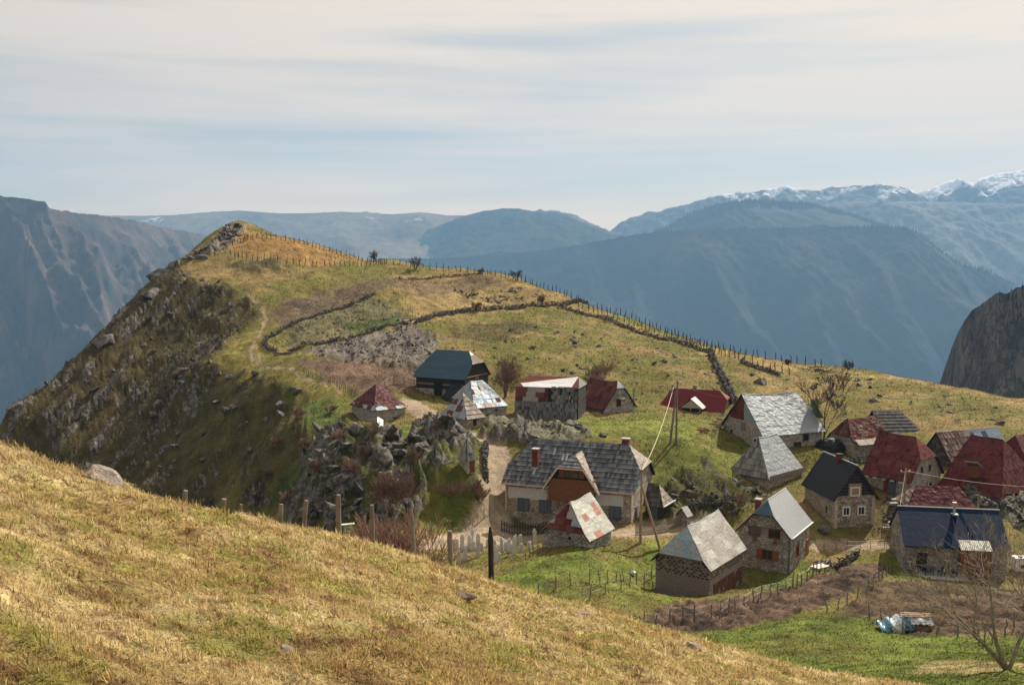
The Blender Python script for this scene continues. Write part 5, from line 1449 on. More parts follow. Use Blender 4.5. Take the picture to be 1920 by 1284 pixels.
# ------------------------------------------------------------------ fences
def post_mesh(h, r, seed, sides=5):
    rr = random.Random(seed); mb = MB(); n = 4
    pts = [(rr.uniform(-.02, .02) * i * h, rr.uniform(-.02, .02) * i * h, -.35 + (h + .35) * i / n) for i in range(n + 1)]
    mb.tube(pts, [r * rr.uniform(.85, 1.1) for _ in range(n)] + [r * .7], sides)
    me = mb.mesh('post'); me.materials.append(MATS['timber_dark' if r > .08 else 'timber_grey']); return me
POSTS = {}
def posts_for(h, r):
    if (h, r) not in POSTS: POSTS[(h, r)] = [post_mesh(h, r, i) for i in range(5)]
    return POSTS[(h, r)]
def fence(label, pix, n, h=1.2, r=.05, wires=2, lean=.08, dmin=D, group='wire fences'):
    line = [Vector(gxy(*p, dmin)) for p in pix]
    seg = [(line[i + 1] - line[i]).length for i in range(len(line) - 1)]; tot = sum(seg)
    P = []
    for j in range(n):
        t = tot * j / max(1, n - 1) + (R_.uniform(-.25, .25) * tot / n if 0 < j < n - 1 else 0); i = 0
        while i < len(seg) - 1 and t > seg[i]: t -= seg[i]; i += 1
        P.append(line[i].lerp(line[i + 1], min(1, t / max(seg[i], 1e-6))))
    z = H([p.x for p in P], [p.y for p in P])
    root = empty('wire_fence', (P[0].x, P[0].y, z[0])); tag(root, label, 'fence', group)
    tops = []
    for p, zz in zip(P, z):
        o = bpy.data.objects.new('post', R_.choice(posts_for(h, r))); COL.objects.link(o); o.parent = root
        o.location = (p.x - P[0].x, p.y - P[0].y, zz - z[0]); o.scale = (1, 1, R_.uniform(.8, 1.15)); o.rotation_euler = (R_.uniform(-lean, lean), R_.uniform(-lean, lean), R_.uniform(0, 6))
        tops.append(Vector(o.location))
    for w in range(wires):
        mb = MB().tube([t + Vector((0, 0, h * (.45 + .4 * w))) for t in tops], .008, 3); mb.build('wire', 'rail_metal', root)
    return root
fence('upper wire fence across the lawn left of the block barn', [(1010,1112),(1100,1098),(1160,1090),(1232,1075)], 13, 1.1, .05)
fence('lower wire fence in front of the block barn shadow', [(1040,1128),(1120,1122),(1225,1110)], 7, 1.1, .05)
fence('wire fence along the near edge of the ploughed strip', [(1204,1176),(1345,1158),(1420,1128),(1470,1112),(1555,1068)], 24, 1.15, .055)
fence('wire fence between the ploughed strip and the brown garden', [(1550,1150),(1600,1128),(1640,1100),(1668,1080)], 10, 1.2, .05)
fence('short wire fence right of the tarpaulin pile', [(1630,1162),(1700,1190),(1757,1192),(1835,1205)], 7, 1.0, .06)
fence('skyline fence left of the ochre field', [(700,492),(760,500),(830,507),(900,513)], 18, 1.45, .085, 0)
fence('skyline fence falling right beyond the ochre field', [(905,514),(975,527),(1050,553),(1095,571)], 26, 1.45, .085, 0)
fence('skyline fence above the right pasture', [(1120,579),(1220,614),(1330,652),(1420,672),(1540,688)], 44, 1.45, .085, 0)
fence('fence of close stakes inside the right pasture wall', [(1085,576),(1180,607),(1290,645),(1380,676),(1480,704)], 46, 1.45, .085, 0)
fence('fence over the top of the promontory', [(436,462),(485,447),(560,456),(640,480),(722,497)], 40, 1.45, .085, 0)
fence('fence across the foot of the promontory knoll', [(432,478),(470,490),(560,500),(640,502),(716,497)], 30, 1.45, .085, 0)
fence('fence down the right side of the upper corral', [(732,545),(755,570),(785,604)], 11, 1.2, .05, 1)
fence('stakes along the lower edge of the corral', [(556,693),(600,712),(640,732),(668,742)], 34, 1.1, .05, 0)
fence('low wire fence beside the road bend', [(845,1000),(890,985),(928,962)], 8, 1.0, .04, 1)
fence('graveyard fence right of the white stones', [(985,1048),(1012,1038),(1030,1030)], 7, 1.0, .04, 2)
fence('railing along the yard lane below the dark roofed house', [(1545,1030),(1600,1030),(1660,1026),(1710,1030)], 8, .9, .03, 2)
fence('wire fence between house yard and meadow on the far right', [(1845,1210),(1880,1195),(1925,1180)], 5, 1.1, .05)
# tall posts along the brow of the near slope
FG = [(348,919,23,.35),(420,935,23.5,.45),(452,945,24.5,.2),(527,945,26,.3),(574,938,26,.3),(635,927,26,.04),(698,946,26.5,.02),(773,955,26,-.08),(843,995,26.5,-.1),(919,987,25.6,-.05)]
LAB = ['short leaning stub of post on the dry brow near the pink boulder', 'second leaning stub on the dry brow', 'thin broken stake on the dry brow', 'grey leaning post above the low pale rock', 'leaning post left of the tallest plain post', 'stout straight post left of the green notice board', 'straight post in front of the parked car', 'crooked post standing against the bare shrub', 'thin post in front of the graveyard', 'pointed dark post standing nearest at the brow']
for i, (px, py, d, ln) in enumerate(FG):
    t = Vector(U(px, py, d)); bx = t.x - ln * .5
    bz = float(H(bx, d)[0]); hh = max(.5, t.z - bz)
    mb = MB(); rr = random.Random(i + 60); r0 = rr.uniform(.06, .085) * (.55 if i == 2 else 1)
    n = 6; pts = [(ln * .5 * j / n * (hh / hh) + rr.uniform(-.012, .012), rr.uniform(-.012, .012), -.3 + (hh + .3) * j / n) for j in range(n + 1)]
    rad = [r0 * rr.uniform(.9, 1.08) for _ in range(n)] + [r0 * (.35 if i in (7, 9) else .8)]
    mb.tube(pts, rad, 8)
    o = mb.build('fence_post', 'timber_dark' if i == 9 else 'timber_grey'); o.location = (bx, d, bz); tag(o, LAB[i], 'post', 'posts along the brow')
# rail fence at the corral mouth
def rail_fence():
    a, b, c = gp(706, 742), gp(738, 722), gp(778, 728)
    root = empty('rail_fence', a); tag(root, 'weathered rail fence at the corral mouth beside the timber barn', 'fence')
    pts = dense([a, b, c], 1.1)
    for p in pts:
        zz = float(H(p.x, p.y)[0]); o = bpy.data.objects.new('post', R_.choice(posts_for(1.3, .06))); COL.objects.link(o); o.parent = root; o.location = Vector((p.x, p.y, zz)) - a
    for kx in range(4):
        for p, q in zip(pts[:-1:2], pts[2::2]):
            z0 = float(H(p.x, p.y)[0]); z1 = float(H(q.x, q.y)[0]); e = .25 + .3 * kx
            MB().tube([Vector((p.x, p.y, z0 + e + R_.uniform(-.08, .08))) - a, Vector((q.x, q.y, z1 + e + R_.uniform(-.08, .08))) - a], .05, 5).build('rail', 'timber_tan', root)
rail_fence()
def picket(label, p0, p1, h=1.0, gap=.16, mat='timber_dark'):
    a, b = gp(*p0), gp(*p1); root = empty('paling_fence', a); tag(root, label, 'fence', 'paling fences')
    n = int((b - a).length / gap); me = MB().box((0, 0, h / 2), (.08, .03, h + .3), tint=.5).mesh('paling'); me.materials.append(MATS[mat])
    ang = math.atan2(b.y - a.y, b.x - a.x)
    for i in range(n + 1):
        p = a.lerp(b, i / n); zz = float(H(p.x, p.y)[0]); o = bpy.data.objects.new('paling', me); COL.objects.link(o); o.parent = root
        o.location = Vector((p.x, p.y, zz)) - a; o.rotation_euler = (0, 0, ang)
    for e in (.25, .8):
        pts = dense([a, b], 1.0); MB().tube([Vector((p.x, p.y, float(H(p.x, p.y)[0]) + e)) - a for p in pts], .03, 4).build('rail', mat, root)
picket('dark paling fence in front of the left half of the large stone house', (940,996), (1025,999))
picket('paling fence between large stone house and little store', (1192,1002), (1278,985), mat='timber_grey')
picket('pale paling fence on the lane right of the dark roofed house', (1654,1010), (1705,1008), mat='timber_tan')
# ------------------------------------------------------------------ graveyard
def grave_mesh(h, w, cap):
    mb = MB(); n = 8
    sec = [(0, 1), (.72, .92), (.80, 1.12 if cap else .9), (.9, .85), (1.0, .3)]
    vs = []; fs = []
    for t, s in sec:
        for x, y in ((-1, -1), (1, -1), (1, 1), (-1, 1)): vs.append((x * w / 2 * s, y * w * .3 * s, -.2 + (h + .2) * t))
    for i in range(len(sec) - 1):
        for j in range(4): fs.append((i * 4 + j, i * 4 + (j + 1) % 4, i * 4 + 4 + (j + 1) % 4, i * 4 + 4 + j))
    fs.append((16, 17, 18, 19)); mb.add(vs, fs, .5)
    me = mb.mesh('gravestone'); me.materials.append(MATS['marble']); return me
GM = [grave_mesh(1.35, .34, 1), grave_mesh(1.0, .38, 0), grave_mesh(1.6, .32, 1), grave_mesh(.75, .36, 0)]
GRAVES = [(849,1036),(856,1030),(866,1032),(872,1036),(879,1031),(887,1033),(896,1030),(904,1033),(860,1056),(871,1050),(895,1046),(832,1058),(927,1035),(931,1043),(942,1036),(948,1031),(953,1036),(959,1039),(930,1056),(935,1052),(966,1028),(976,1036),(964,1042),(992,1030),(1003,1019),(976,1019),(884,1022),(915,1025)]
ORD = 'first second third fourth fifth sixth seventh eighth ninth tenth eleventh twelfth thirteenth fourteenth fifteenth sixteenth seventeenth eighteenth nineteenth twentieth'.split()
for i, (px, py) in enumerate(GRAVES):
    q = gp(px, py); o = bpy.data.objects.new('gravestone', GM[i % 4]); COL.objects.link(o); o.location = q
    o.rotation_euler = (R_.uniform(-.05, .05), R_.uniform(-.08, .08), R_.uniform(-.3, .5)); o.scale = (1, 1, R_.uniform(.85, 1.12))
    row = 'back' if py < 1034 else 'middle' if py < 1047 else 'front'
    mates = sorted(p for p in GRAVES if ('back' if p[1] < 1034 else 'middle' if p[1] < 1047 else 'front') == row)
    tag(o, 'pale upright gravestone, %s from the left in the %s row of the graveyard' % (ORD[mates.index((px, py))], row), 'gravestone', 'gravestones')

# ------------------------------------------------------------------ poles and wires
def wire(name, label, a, b, sag, r, mat):
    a, b = Vector(a), Vector(b)
    pts = [a.lerp(b, t) - Vector((0, 0, 4 * sag * t * (1 - t))) for t in np.linspace(0, 1, 15)]
    tag(MB().tube(pts, r, 4).build(name, mat), label, 'wire')
def pole(label, px, py, d, top, mat='timber_tan', r=.13, strut=None, arm=True, twin=False):
    z = float(H(U(px, py, d)[0], d)[0]); b = Vector((U(px, py, d)[0], d, z)); h = U(px, top, d)[2] - z
    root = empty('utility_pole', b); tag(root, label, 'pole', 'wooden utility poles')
    MB().tube([(0, 0, -.5), (0, 0, h * .5), (.03, 0, h)], [r, r * .85, r * .65], 8).build('shaft', mat, root)
    if twin: MB().tube([(-.75, -.1, -.5), (-.1, 0, h * .82)], [r, r * .7], 8).build('strut', mat, root)
    if strut: MB().tube([(strut, -.3, -.4), (.05, 0, h * .78)], [r, r * .7], 8).build('strut', mat, root)
    if arm:
        o = MB().box((0, 0, h - .35), (.9, .08, .08), tint=.5).build('cross_arm', 'timber_grey', root)
        for dx_ in (-.4, .4): MB().tube([(dx_, 0, h - .3), (dx_, 0, h - .12)], .05, 6).build('insulator', 'white_paint', o)
    return b + Vector((0, 0, h - .2))
t1 = pole('tall pole standing on the grass in front of the crimson roof', 1268, 830, 112.5, 713, 'timber_grey', .14, twin=True)
t2 = pole('braced pole standing at the right corner of the large stone house', 1201, 1020, 90, 880, 'timber_tan', .13, strut=1.75, arm=False)
t3 = pole('thin pole between dark roofed house and deep blue roof', 1693, 1022, 94, 878, 'timber_tan', .11)
t4 = pole('short pole right of the steep maroon cottage', 1188, 762, 140, 727, 'timber_grey', .12)
wire('power_cable', 'thick pale cable sagging from the tall pole to the braced pole', t1 + Vector((-.4, 0, -.6)), t2, .9, .034, 'cream_paint')
wire('power_cable', 'pale cable running right from the thin pole over the dark red roof', t3, Vector(U(1990, 915, 88)), .35, .026, 'cream_paint')
wire('power_cable', 'pale cable dropping from the thin pole to the deep blue roof', t3, BH.root.matrix_basis @ BH.P(BH.Ll - .1, BH.B / 2, 5.35), .1, .028, 'cream_paint')
wire('power_cable', 'dark wire from the tall pole to the crimson roof gable', t1, Vector(U(1354, 745, 137)), .25, .02, 'rail_metal')

# ------------------------------------------------------------------ notice board, car, piles, terrace
def notice_board():
    z = float(H(U(652, 1000, 84)[0], 84)[0]); x = U(652, 1000, 84)[0]; zt = U(652, 981, 84)[2]
    r = empty('notice_board', (x, 84, z)); tag(r, 'green notice board with little roof behind the stout fence post', 'sign'); h = zt - z
    for dx_ in (-.45, .45): MB().box((dx_, .05, h / 2 - .2), (.08, .08, h + .2), tint=.5).build('leg', 'timber_dark', r)
    MB().box((0, 0, h - .5), (.86, .05, .72), tint=.5).build('panel', 'green_paint', r)
    MB().box((0, -.03, h - .5), (.5, .012, .42), tint=.5).build('map', 'cream_paint', r)
    MB().box((.02, -.04, h - .48), (.3, .012, .28), tint=.5).build('map_print', 'green_paint', r)
    MB().box((0, 0, h - .06), (1.15, .4, .06), tint=.5, rot=Matrix.Rotation(-.1, 3, 'Y')).build('roof_board', 'white_paint', r)
notice_board()
def car():
    x, y = U(702, 1012, 87)[0], 87.0; z = float(H(x, y)[0]); r = empty('parked_car', (x, y, z), .12)
    tag(r, 'dark parked car half hidden behind the brow and the bare shrub', 'car')
    prof = [(-2.05, .35), (-2.1, .75), (-1.95, .92), (-1.2, 1.0), (-.55, 1.42), (.75, 1.45), (1.45, 1.05), (2.05, .95), (2.15, .7), (2.1, .35)]
    vs = []; fs = []
    for sx, ww in ((-1, .82), (1, .82)):
        for a, b in prof: vs.append((a, sx * (ww if b < 1.02 else .66), b))
    n = len(prof); fs = [tuple(range(n)), tuple(range(2 * n - 1, n - 1, -1))] + [(i, n + i, n + (i + 1) % n, (i + 1) % n) for i in range(n)]
    MB().add(vs, [f[::-1] for f in fs], .5).build('body', 'car_paint', r)
    for sy in (-1, 1):
        for a0, a1, t0, t1 in ((-1.05, -.1, -.5, -.1), (0, 1.2, 0, .7)):
            p = [(a0, sy * .80, 1.02), (a1, sy * .80, 1.02), (t1, sy * .69, 1.38), (t0, sy * .69, 1.38)]
            MB().add([Vector(q) + Vector((0, sy * .012, 0)) for q in p], [(0, 1, 2, 3)], .5).build('side_window', 'glass', r)
        for wx in (-1.3, 1.3):
            o = MB().tube([(wx, sy * .6, .32), (wx, sy * .84, .32)], .32, 16).build('wheel', 'tyre', r); MB().tube([(wx, sy * .83, .32), (wx, sy * .855, .32)], .2, 12).build('rim', 'silver_paint', o)
        MB().box((-2.06, sy * .55, .72), (.08, .3, .14), tint=.5).build('headlight', 'white_paint', r)
    MB().add([(-1.16, -.62, 1.03), (-1.16, .62, 1.03), (-.6, .6, 1.39), (-.6, -.6, 1.39)], [(0, 3, 2, 1)], .5).build('windscreen', 'glass', r)
car()
def woodpile():
    c = gp(1700, 1180); r = empty('covered_woodpile', c, -.12); tag(r, 'firewood stack under blue and white tarpaulins topped with boards', 'woodpile')
    rr = random.Random(8)
    for i in range(6):
        for j in range(4):
            if j == 3 and i > 3: continue
            MB().tube([(.35 + i * .2 + rr.uniform(-.03, .03), -.55, .1 + j * .2), (.35 + i * .2 + rr.uniform(-.03, .03), .55, .12 + j * .2)], .1, 7).build('log', 'firewood', r)
    def tarp(x0, x1, hs, mat, seed, low=0.0):
        rr = random.Random(seed); nx, ny = 16, 18; vs = []
        for i in range(nx + 1):
            t = i / nx; x = x0 + (x1 - x0) * t; hh = hs[0] + (hs[1] - hs[0]) * t + .09 * math.sin(t * 9 + seed) 
            for j in range(ny + 1):
                a = PI * j / ny; c_, s_ = math.cos(a), math.sin(a)
                yy = -.72 * math.copysign(abs(c_) ** .5, c_); zz = hh * s_ ** .45 if s_ > 1e-6 else 0
                cr = .05 * math.sin(x * 17 + j * 1.7 + seed) + rr.uniform(-.045, .045)
                vs.append((x + rr.uniform(-.04, .04), yy + cr, max(low + rr.uniform(-.06, .06), zz + cr * .7)))
        m = ny + 1; fs = [(i * m + j, (i + 1) * m + j, (i + 1) * m + j + 1, i * m + j + 1) for i in range(nx) for j in range(ny)]
        MB().add(vs, fs, .5).build('tarpaulin', mat, r)
    tarp(-1.75, -1.0, (.25, .7), 'tarp_blue', 1); tarp(-1.08, -.3, (.6, .92), 'tarp_white', 2); tarp(-.42, .25, (.9, .96), 'tarp_blue', 3, .3); tarp(.1, 1.45, (.97, .93), 'tarp_white', 4, .72)
    for i in range(5): MB().box((.55 + rr.uniform(-.1, .1), -.3 + i * .15, 1.06 + .04 * (i % 2)), (1.9, .13, .05), tint=.5, rot=Matrix.Rotation(rr.uniform(-.06, .06), 3, 'Z')).build('board', 'timber_tan', r)
woodpile()
def heap(name, label, cat, px, py, n, w, d, h, mat, seed, long=.5, thick=.06):
    c = gp(px, py); r = empty(name, c); tag(r, label, cat); rr = random.Random(seed)
    for i in range(n):
        t = rr.random(); x = rr.gauss(0, w / 3.2); y = rr.gauss(0, d / 3.2); z = h * max(0.05, 1 - (abs(x) / w * 2 + abs(y) / d * 2) * .6) * rr.random()
        a = rr.uniform(0, 6.28); dr = Vector((math.cos(a), math.sin(a), rr.uniform(-.15, .25))) * long * rr.uniform(.6, 1.1) / 2
        MB().tube([Vector((x, y, z)) - dr, Vector((x, y, z)) + dr], thick * rr.uniform(.6, 1.2), 5).build('piece', mat if isinstance(mat, str) else rr.choice(mat), r)
heap('firewood_heap', 'heap of cut firewood against the left end of the silver barn', 'firewood', 1350, 800, 60, 2.6, 2.0, 1.9, ['firewood', 'timber_grey', 'timber_tan'], 2, .6, .1)
heap('tile_heap', 'low heap of red broken tiles on the grass', 'rubble', 1315, 806, 46, 3.4, 2.4, .35, ['brick_red', 'brick_red', 'roof_maroon', 'timber_grey'], 3, .45, .09)
heap('plank_heap', 'old planks and beams lying on the ruined wall', 'planks', 815, 793, 16, 3.4, 2.0, .9, ['timber_tan', 'timber_grey'], 4, 3.0, .06)
heap('log_heap', 'long pale logs lying at the right tip of the corral', 'logs', 765, 605, 7, 2.5, 2.5, .5, 'timber_tan', 5, 4.5, .16)
heap('board_heap', 'white and grey boards at the corral gate', 'boards', 535, 662, 9, 2.5, 2.0, .5, ['white_paint', 'timber_grey'], 6, 2.4, .12)
heap('branch_heap', 'brush and stakes piled on the skyline above the silver barn', 'brushwood', 1530, 697, 60, 5, 3, 1.2, 'timber_dark', 7, 1.8, .04)
heap('driftwood_heap', 'scattered pale timbers behind the timber barn', 'planks', 842, 655, 9, 3.5, 3, .5, ['timber_tan', 'timber_grey'], 9, 2.6, .07)
def mound():
    c = gp(858, 752); rr = np.random.default_rng(4); n = 14; vs = []; fs = []
    for i in range(n):
        t = i / (n - 1)
        for j in range(20):
            a = 2 * PI * j / 20; q = (1 - t ** 1.7) * 2.2
            vs.append((c.x + q * math.cos(a) * 1.1 + .1 * rr.normal(), c.y + q * math.sin(a) + .1 * rr.normal(), c.z - .5 + 3.6 * t))
    fs = [(i * 20 + j, i * 20 + (j + 1) % 20, (i + 1) * 20 + (j + 1) % 20, (i + 1) * 20 + j) for i in range(n - 1) for j in range(20)]
    tag(MB().add(vs, fs, .5).build('covered_stack', 'black_tarp', None, True), 'black covered stack in front of the timber barn', 'hay stack')
    c = gp(1555, 842); vs = []
    for i in range(n):
        t = i / (n - 1)
        for j in range(20):
            a = 2 * PI * j / 20; q = math.cos(t * PI / 2) * 1.5
            vs.append((c.x + q * math.cos(a) * 1.3 + .08 * rr.normal(), c.y + q * math.sin(a) + .08 * rr.normal(), c.z - .3 + 1.7 * math.sin(t * PI / 2)))
    tag(MB().add(vs, fs, .5).build('covered_stack', 'black_tarp', None, True), 'low black covered stack against the silver barn', 'hay stack')
mound()
def lean_board():
    c = gp(709, 806, D); o = MB().box((0, 0, .7), (.9, .05, 1.5), tint=.5, rot=Matrix.Rotation(-.5, 3, 'X')).build('leaning_board', 'white_paint'); o.location = c; o.rotation_euler = (-.25, .55, .6); tag(o, 'pale board leaning near the door of the maroon hut', 'board')
lean_board()
M_ = BH.root.matrix_basis
def chair_mesh():
    r = []
    return r
def chair(label, loc, rz):
    r = empty('garden_chair', loc, rz); tag(r, label, 'chair', 'terrace chairs')
    MB().box((0, 0, .44), (.46, .46, .05), tint=.5).build('seat', 'plastic_dark', r)
    MB().box((0, .22, .7), (.46, .05, .5), tint=.5).build('backrest', 'plastic_dark', r)
    for a in (-.2, .2):
        for b in (-.2, .2): MB().box((a, b, .2), (.06, .06, .46), tint=.5).build('leg', 'plastic_dark', r)
        MB().box((a * 1.1, 0, .62), (.05, .44, .04), tint=.5).build('armrest', 'plastic_dark', r)
tz = M_ @ BH.P(0, 0, 0)
def ter(a, b): return M_ @ Vector((b, a, .25))
chair('dark garden chair at the left end of the terrace', ter(BH.Ll - .6, -1.0), 1.2)
chair('dark garden chair just right of the terrace table', ter(BH.Ll - 2.9, -1.1), -1.4)
chair('dark garden chair behind the right end of the terrace', ter(BH.Ll - 3.5, -.5), -.4)
chair('dark garden chair at the front right of the terrace', ter(BH.Ll - 3.9, -1.4), -1.9)
def table(name, label, loc, top, leg, w, d, rz):
    r = empty(name, loc, rz); tag(r, label, 'table')
    MB().box((0, 0, .74), (w, d, .05), tint=.5).build('tabletop', top, r)
    for a in (-1, 1):
        for b in (-1, 1): MB().tube([(a * w * .38, b * d * .38, 0), (a * w * .3, b * d * .3, .72)], .035, 5).build('leg', leg, r)
    MB().box((0, 0, .3), (w * .6, .05, .06), tint=.5).build('stretcher', leg, r)
table('terrace_table', 'dark plastic table on the terrace under the deep blue roof', ter(BH.Ll - 1.8, -1.0), 'shutter_blue', 'plastic_dark', 1.0, .8, 0)
table('outdoor_table', 'weathered table with pale top on the grass right of the stone house', gp(1537, 1075), 'cream_paint', 'timber_dark', 1.5, .9, .6)
def steps():
    r = empty('stone_steps', gp(1668, 1000)); tag(r, 'rough stone steps climbing right of the dark roofed house', 'steps')
    for i in range(7):
        q = gp(1664 + 3 * i, 998 - 8 * i) - r.location; MB().box(q + Vector((0, 0, .05)), (1.1 - .05 * i, .4, .22), tint=.5, rot=Matrix.Rotation(.15 * (i % 3), 3, 'Z')).build('step', 'concrete', r)
steps()
def small_beehive():
    c = gp(1187, 1078); tag(MB().add(*(lambda v, f: ([tuple(np.array(q) * (.28, .28, .32) + (c.x, c.y, c.z + .2)) for q in v], [tuple(q) for q in f]))(*ROCKS_LO[2]), .0).build('white_sack', 'tarp_white'), 'white sack lying on the lawn left of the block barn', 'sack')
    c = gp(1912, 1068); o = MB().box((0, 0, .6), (1.3, 1.0, 1.2), tint=.5, taper=.94).build('water_tank', 'white_paint'); o.location = c; tag(o, 'white square tank at the right edge beside the deep blue roof', 'tank'); MB().box((0, -.52, .45), (.3, .06, .3), tint=.5).build('valve_box', 'brick_red', o); MB().tube([(0, 0, 1.2), (0, 0, 1.3)], .2, 10).build('lid', 'rail_metal', o)
small_beehive()

# ------------------------------------------------------------------ bare trees and shrubs
def bark(name, c, c2):
    k = NT(name); vec = k.coord('Object'); n = k.noise(vec, 6, 5, .6)
    k.done(k.mix(k.maprange(n, .3, .7, 0, 1), c, c2), .9, k.bump(n, .4, .02), 0, .15)
bark('bark_grey', (.13, .105, .085), (.36, .31, .25)); bark('bark_brown', (.09, .055, .04), (.24, .155, .11)); bark('bark_dark', (.045, .036, .03), (.12, .095, .075)); bark('twig_red', (.15, .085, .06), (.30, .19, .14))
def grow(mb_t, mb_b, p, d, L, r, depth, rr, spread=.55, up=.12, minr=.006, kids=(2, 3), sides=5):
    n = 4; pts = [p]; rad = [r]; q = Vector(p); d = Vector(d).normalized()
    for i in range(n):
        d = (d + Vector((rr.gauss(0, .10), rr.gauss(0, .10), rr.gauss(0, .06) + up * .25))).normalized(); q = q + d * L / n; pts.append(q.copy()); rad.append(max(minr, r * (1 - .42 * (i + 1) / n)))
    (mb_t if depth >= 4 else mb_b).tube(pts, rad, max(3, min(8, sides)))
    if depth <= 0: return
    for kk in range(rr.randint(*kids)):
        t = rr.uniform(.45, 1.0); i = min(n, int(t * n + .5)); b = pts[i]
        ax = d.orthogonal(); ax.rotate(Matrix.Rotation(rr.uniform(0, 6.28), 3, d)); nd = (d + ax * spread * rr.uniform(.6, 1.4) + Vector((0, 0, up))).normalized()
        grow(mb_t, mb_b, b, nd, L * rr.uniform(.58, .82), max(minr, rad[i] * .68), depth - 1, rr, spread, up, minr, kids, sides - 1)
    grow(mb_t, mb_b, pts[-1], d, L * .72, max(minr, rad[-1] * .9), depth - 1, rr, spread, up, minr, kids, sides - 1)
def tree(name, label, px, py, h, seed, stems=1, mat='bark_grey', depth=5, spread=.5, lean=(0, 0), r=.1, minr=.008, cat='tree', dmin=D, kids=(2, 3), up=.12, fan=.3, group=None, at=None):
    c = at or gp(px, py, dmin); root = empty(name, c); tag(root, label, cat, group); rr = random.Random(seed)
    t, b = MB(), MB()
    for s in range(stems):
        a = rr.uniform(0, 6.28); f = fan if stems > 1 else 0
        grow(t, b, Vector((rr.uniform(-.15, .15) * (stems > 1), rr.uniform(-.15, .15) * (stems > 1), -.2)), Vector((math.cos(a) * f + lean[0], math.sin(a) * f + lean[1], 1)), h * .36 * rr.uniform(.8, 1.1), r * rr.uniform(.7, 1.1), depth, rr, spread, up, minr, kids)
    t.build('trunk', mat, root); b.build('branches', mat, root, kind='stuff')
    return root
tree('bare_tree', 'big many stemmed bare tree at the bottom right corner', 1892, 1256, 6.6, 5, 4, 'bark_grey', 6, .55, (-.22, .15), .12, .007, fan=.42, kids=(1, 2), up=.07)
tree('bare_tree', 'second bare tree leaving the frame right of the big one', 1950, 1235, 6.0, 15, 3, 'bark_grey', 6, .5, (-.1, .1), .10, .008, fan=.4, kids=(2, 2), up=.08)
tree('bare_tree', 'bare fruit tree right of the patched shack', 946, 748, 6.2, 6, 4, 'bark_brown', 5, .55, (0, 0), .12, .018, fan=.35)
tree('bare_tree', 'thin bare tree behind the steep maroon cottage', 1118, 742, 5.6, 7, 3, 'bark_brown', 5, .5, (0, 0), .09, .016, fan=.3)
tree('bare_tree', 'dark trunked tree in front of the right end of the silver barn', 1545, 838, 9.5, 8, 1, 'bark_dark', 5, .5, (0, 0), .2, .02, kids=(2, 3))
tree('shrub', 'dense reddish bare shrub behind the brow fence posts', 745, 1040, 3.4, 9, 16, 'twig_red', 4, .45, (0, 0), .03, .009, 'shrub', fan=.5, up=.15, at=Vector((U(745, 1040, 33)[0], 33, float(H(U(745, 1040, 33)[0], 33)[0]) )))
tree('shrub', 'tall grey brushwood at the foot of the crag behind the reddish shrub', 740, 985, 4.5, 10, 12, 'bark_brown', 4, .4, (0, 0), .04, .02, 'shrub', fan=.35)
tree('shrub', 'low bare twigs beside the graveyard', 800, 1045, 2.0, 11, 9, 'twig_red', 3, .5, (0, 0), .025, .01, 'shrub', fan=.6, at=Vector((U(810, 1050, 32)[0], 32, float(H(U(810, 1050, 32)[0], 32)[0]))))
SK = [(780,506,3.6,'bark_dark','double bush standing on the skyline left of the ochre field'), (968,525,3.2,'bark_dark','round bush on the skyline above the ochre field'), (902,512,1.8,'bark_dark','low dark bush on the skyline'), (1016,571,3.0,'bark_dark','dark bush beside the long stone wall'), (895,583,2.8,'bark_brown','brown bush left along the long stone wall'), (705,490,3.4,'bark_dark','thin tree at the right foot of the promontory'),
 (1590,690,2.0,'bark_dark','low thorn bush on the right skyline'), (1477,682,1.4,'bark_dark','small round bush on the skyline above the silver barn')]
for i, (px, py, h, m, lab) in enumerate(SK): tree('bush', lab, px, py + 2, h, 30 + i, 6, m, 3, .5, (0, 0), .07, .03, 'bush', fan=.5, group='bushes on the ridge')
BR = [(210,765),(575,850),(640,860),(700,845),(520,840),(560,790),(620,780),(590,920),(500,900),(540,960),(660,900),(780,900),(850,930),(900,940),(890,925),(1300,945),(1385,965),(820,830),(480,950),(680,870)]
for i, (px, py) in enumerate(BR): tree('bush', 'leafless brown bush on the rocky slopes, %s from the left' % ORD[sorted(BR).index((px, py))], px, py, R_.uniform(1.4, 2.6), 60 + i, 8, R_.choice(['twig_red', 'bark_brown', 'twig_red']), 3, .5, (0, 0), .035, .02, 'bush', fan=.6, group='brown bushes on the rocky slope')

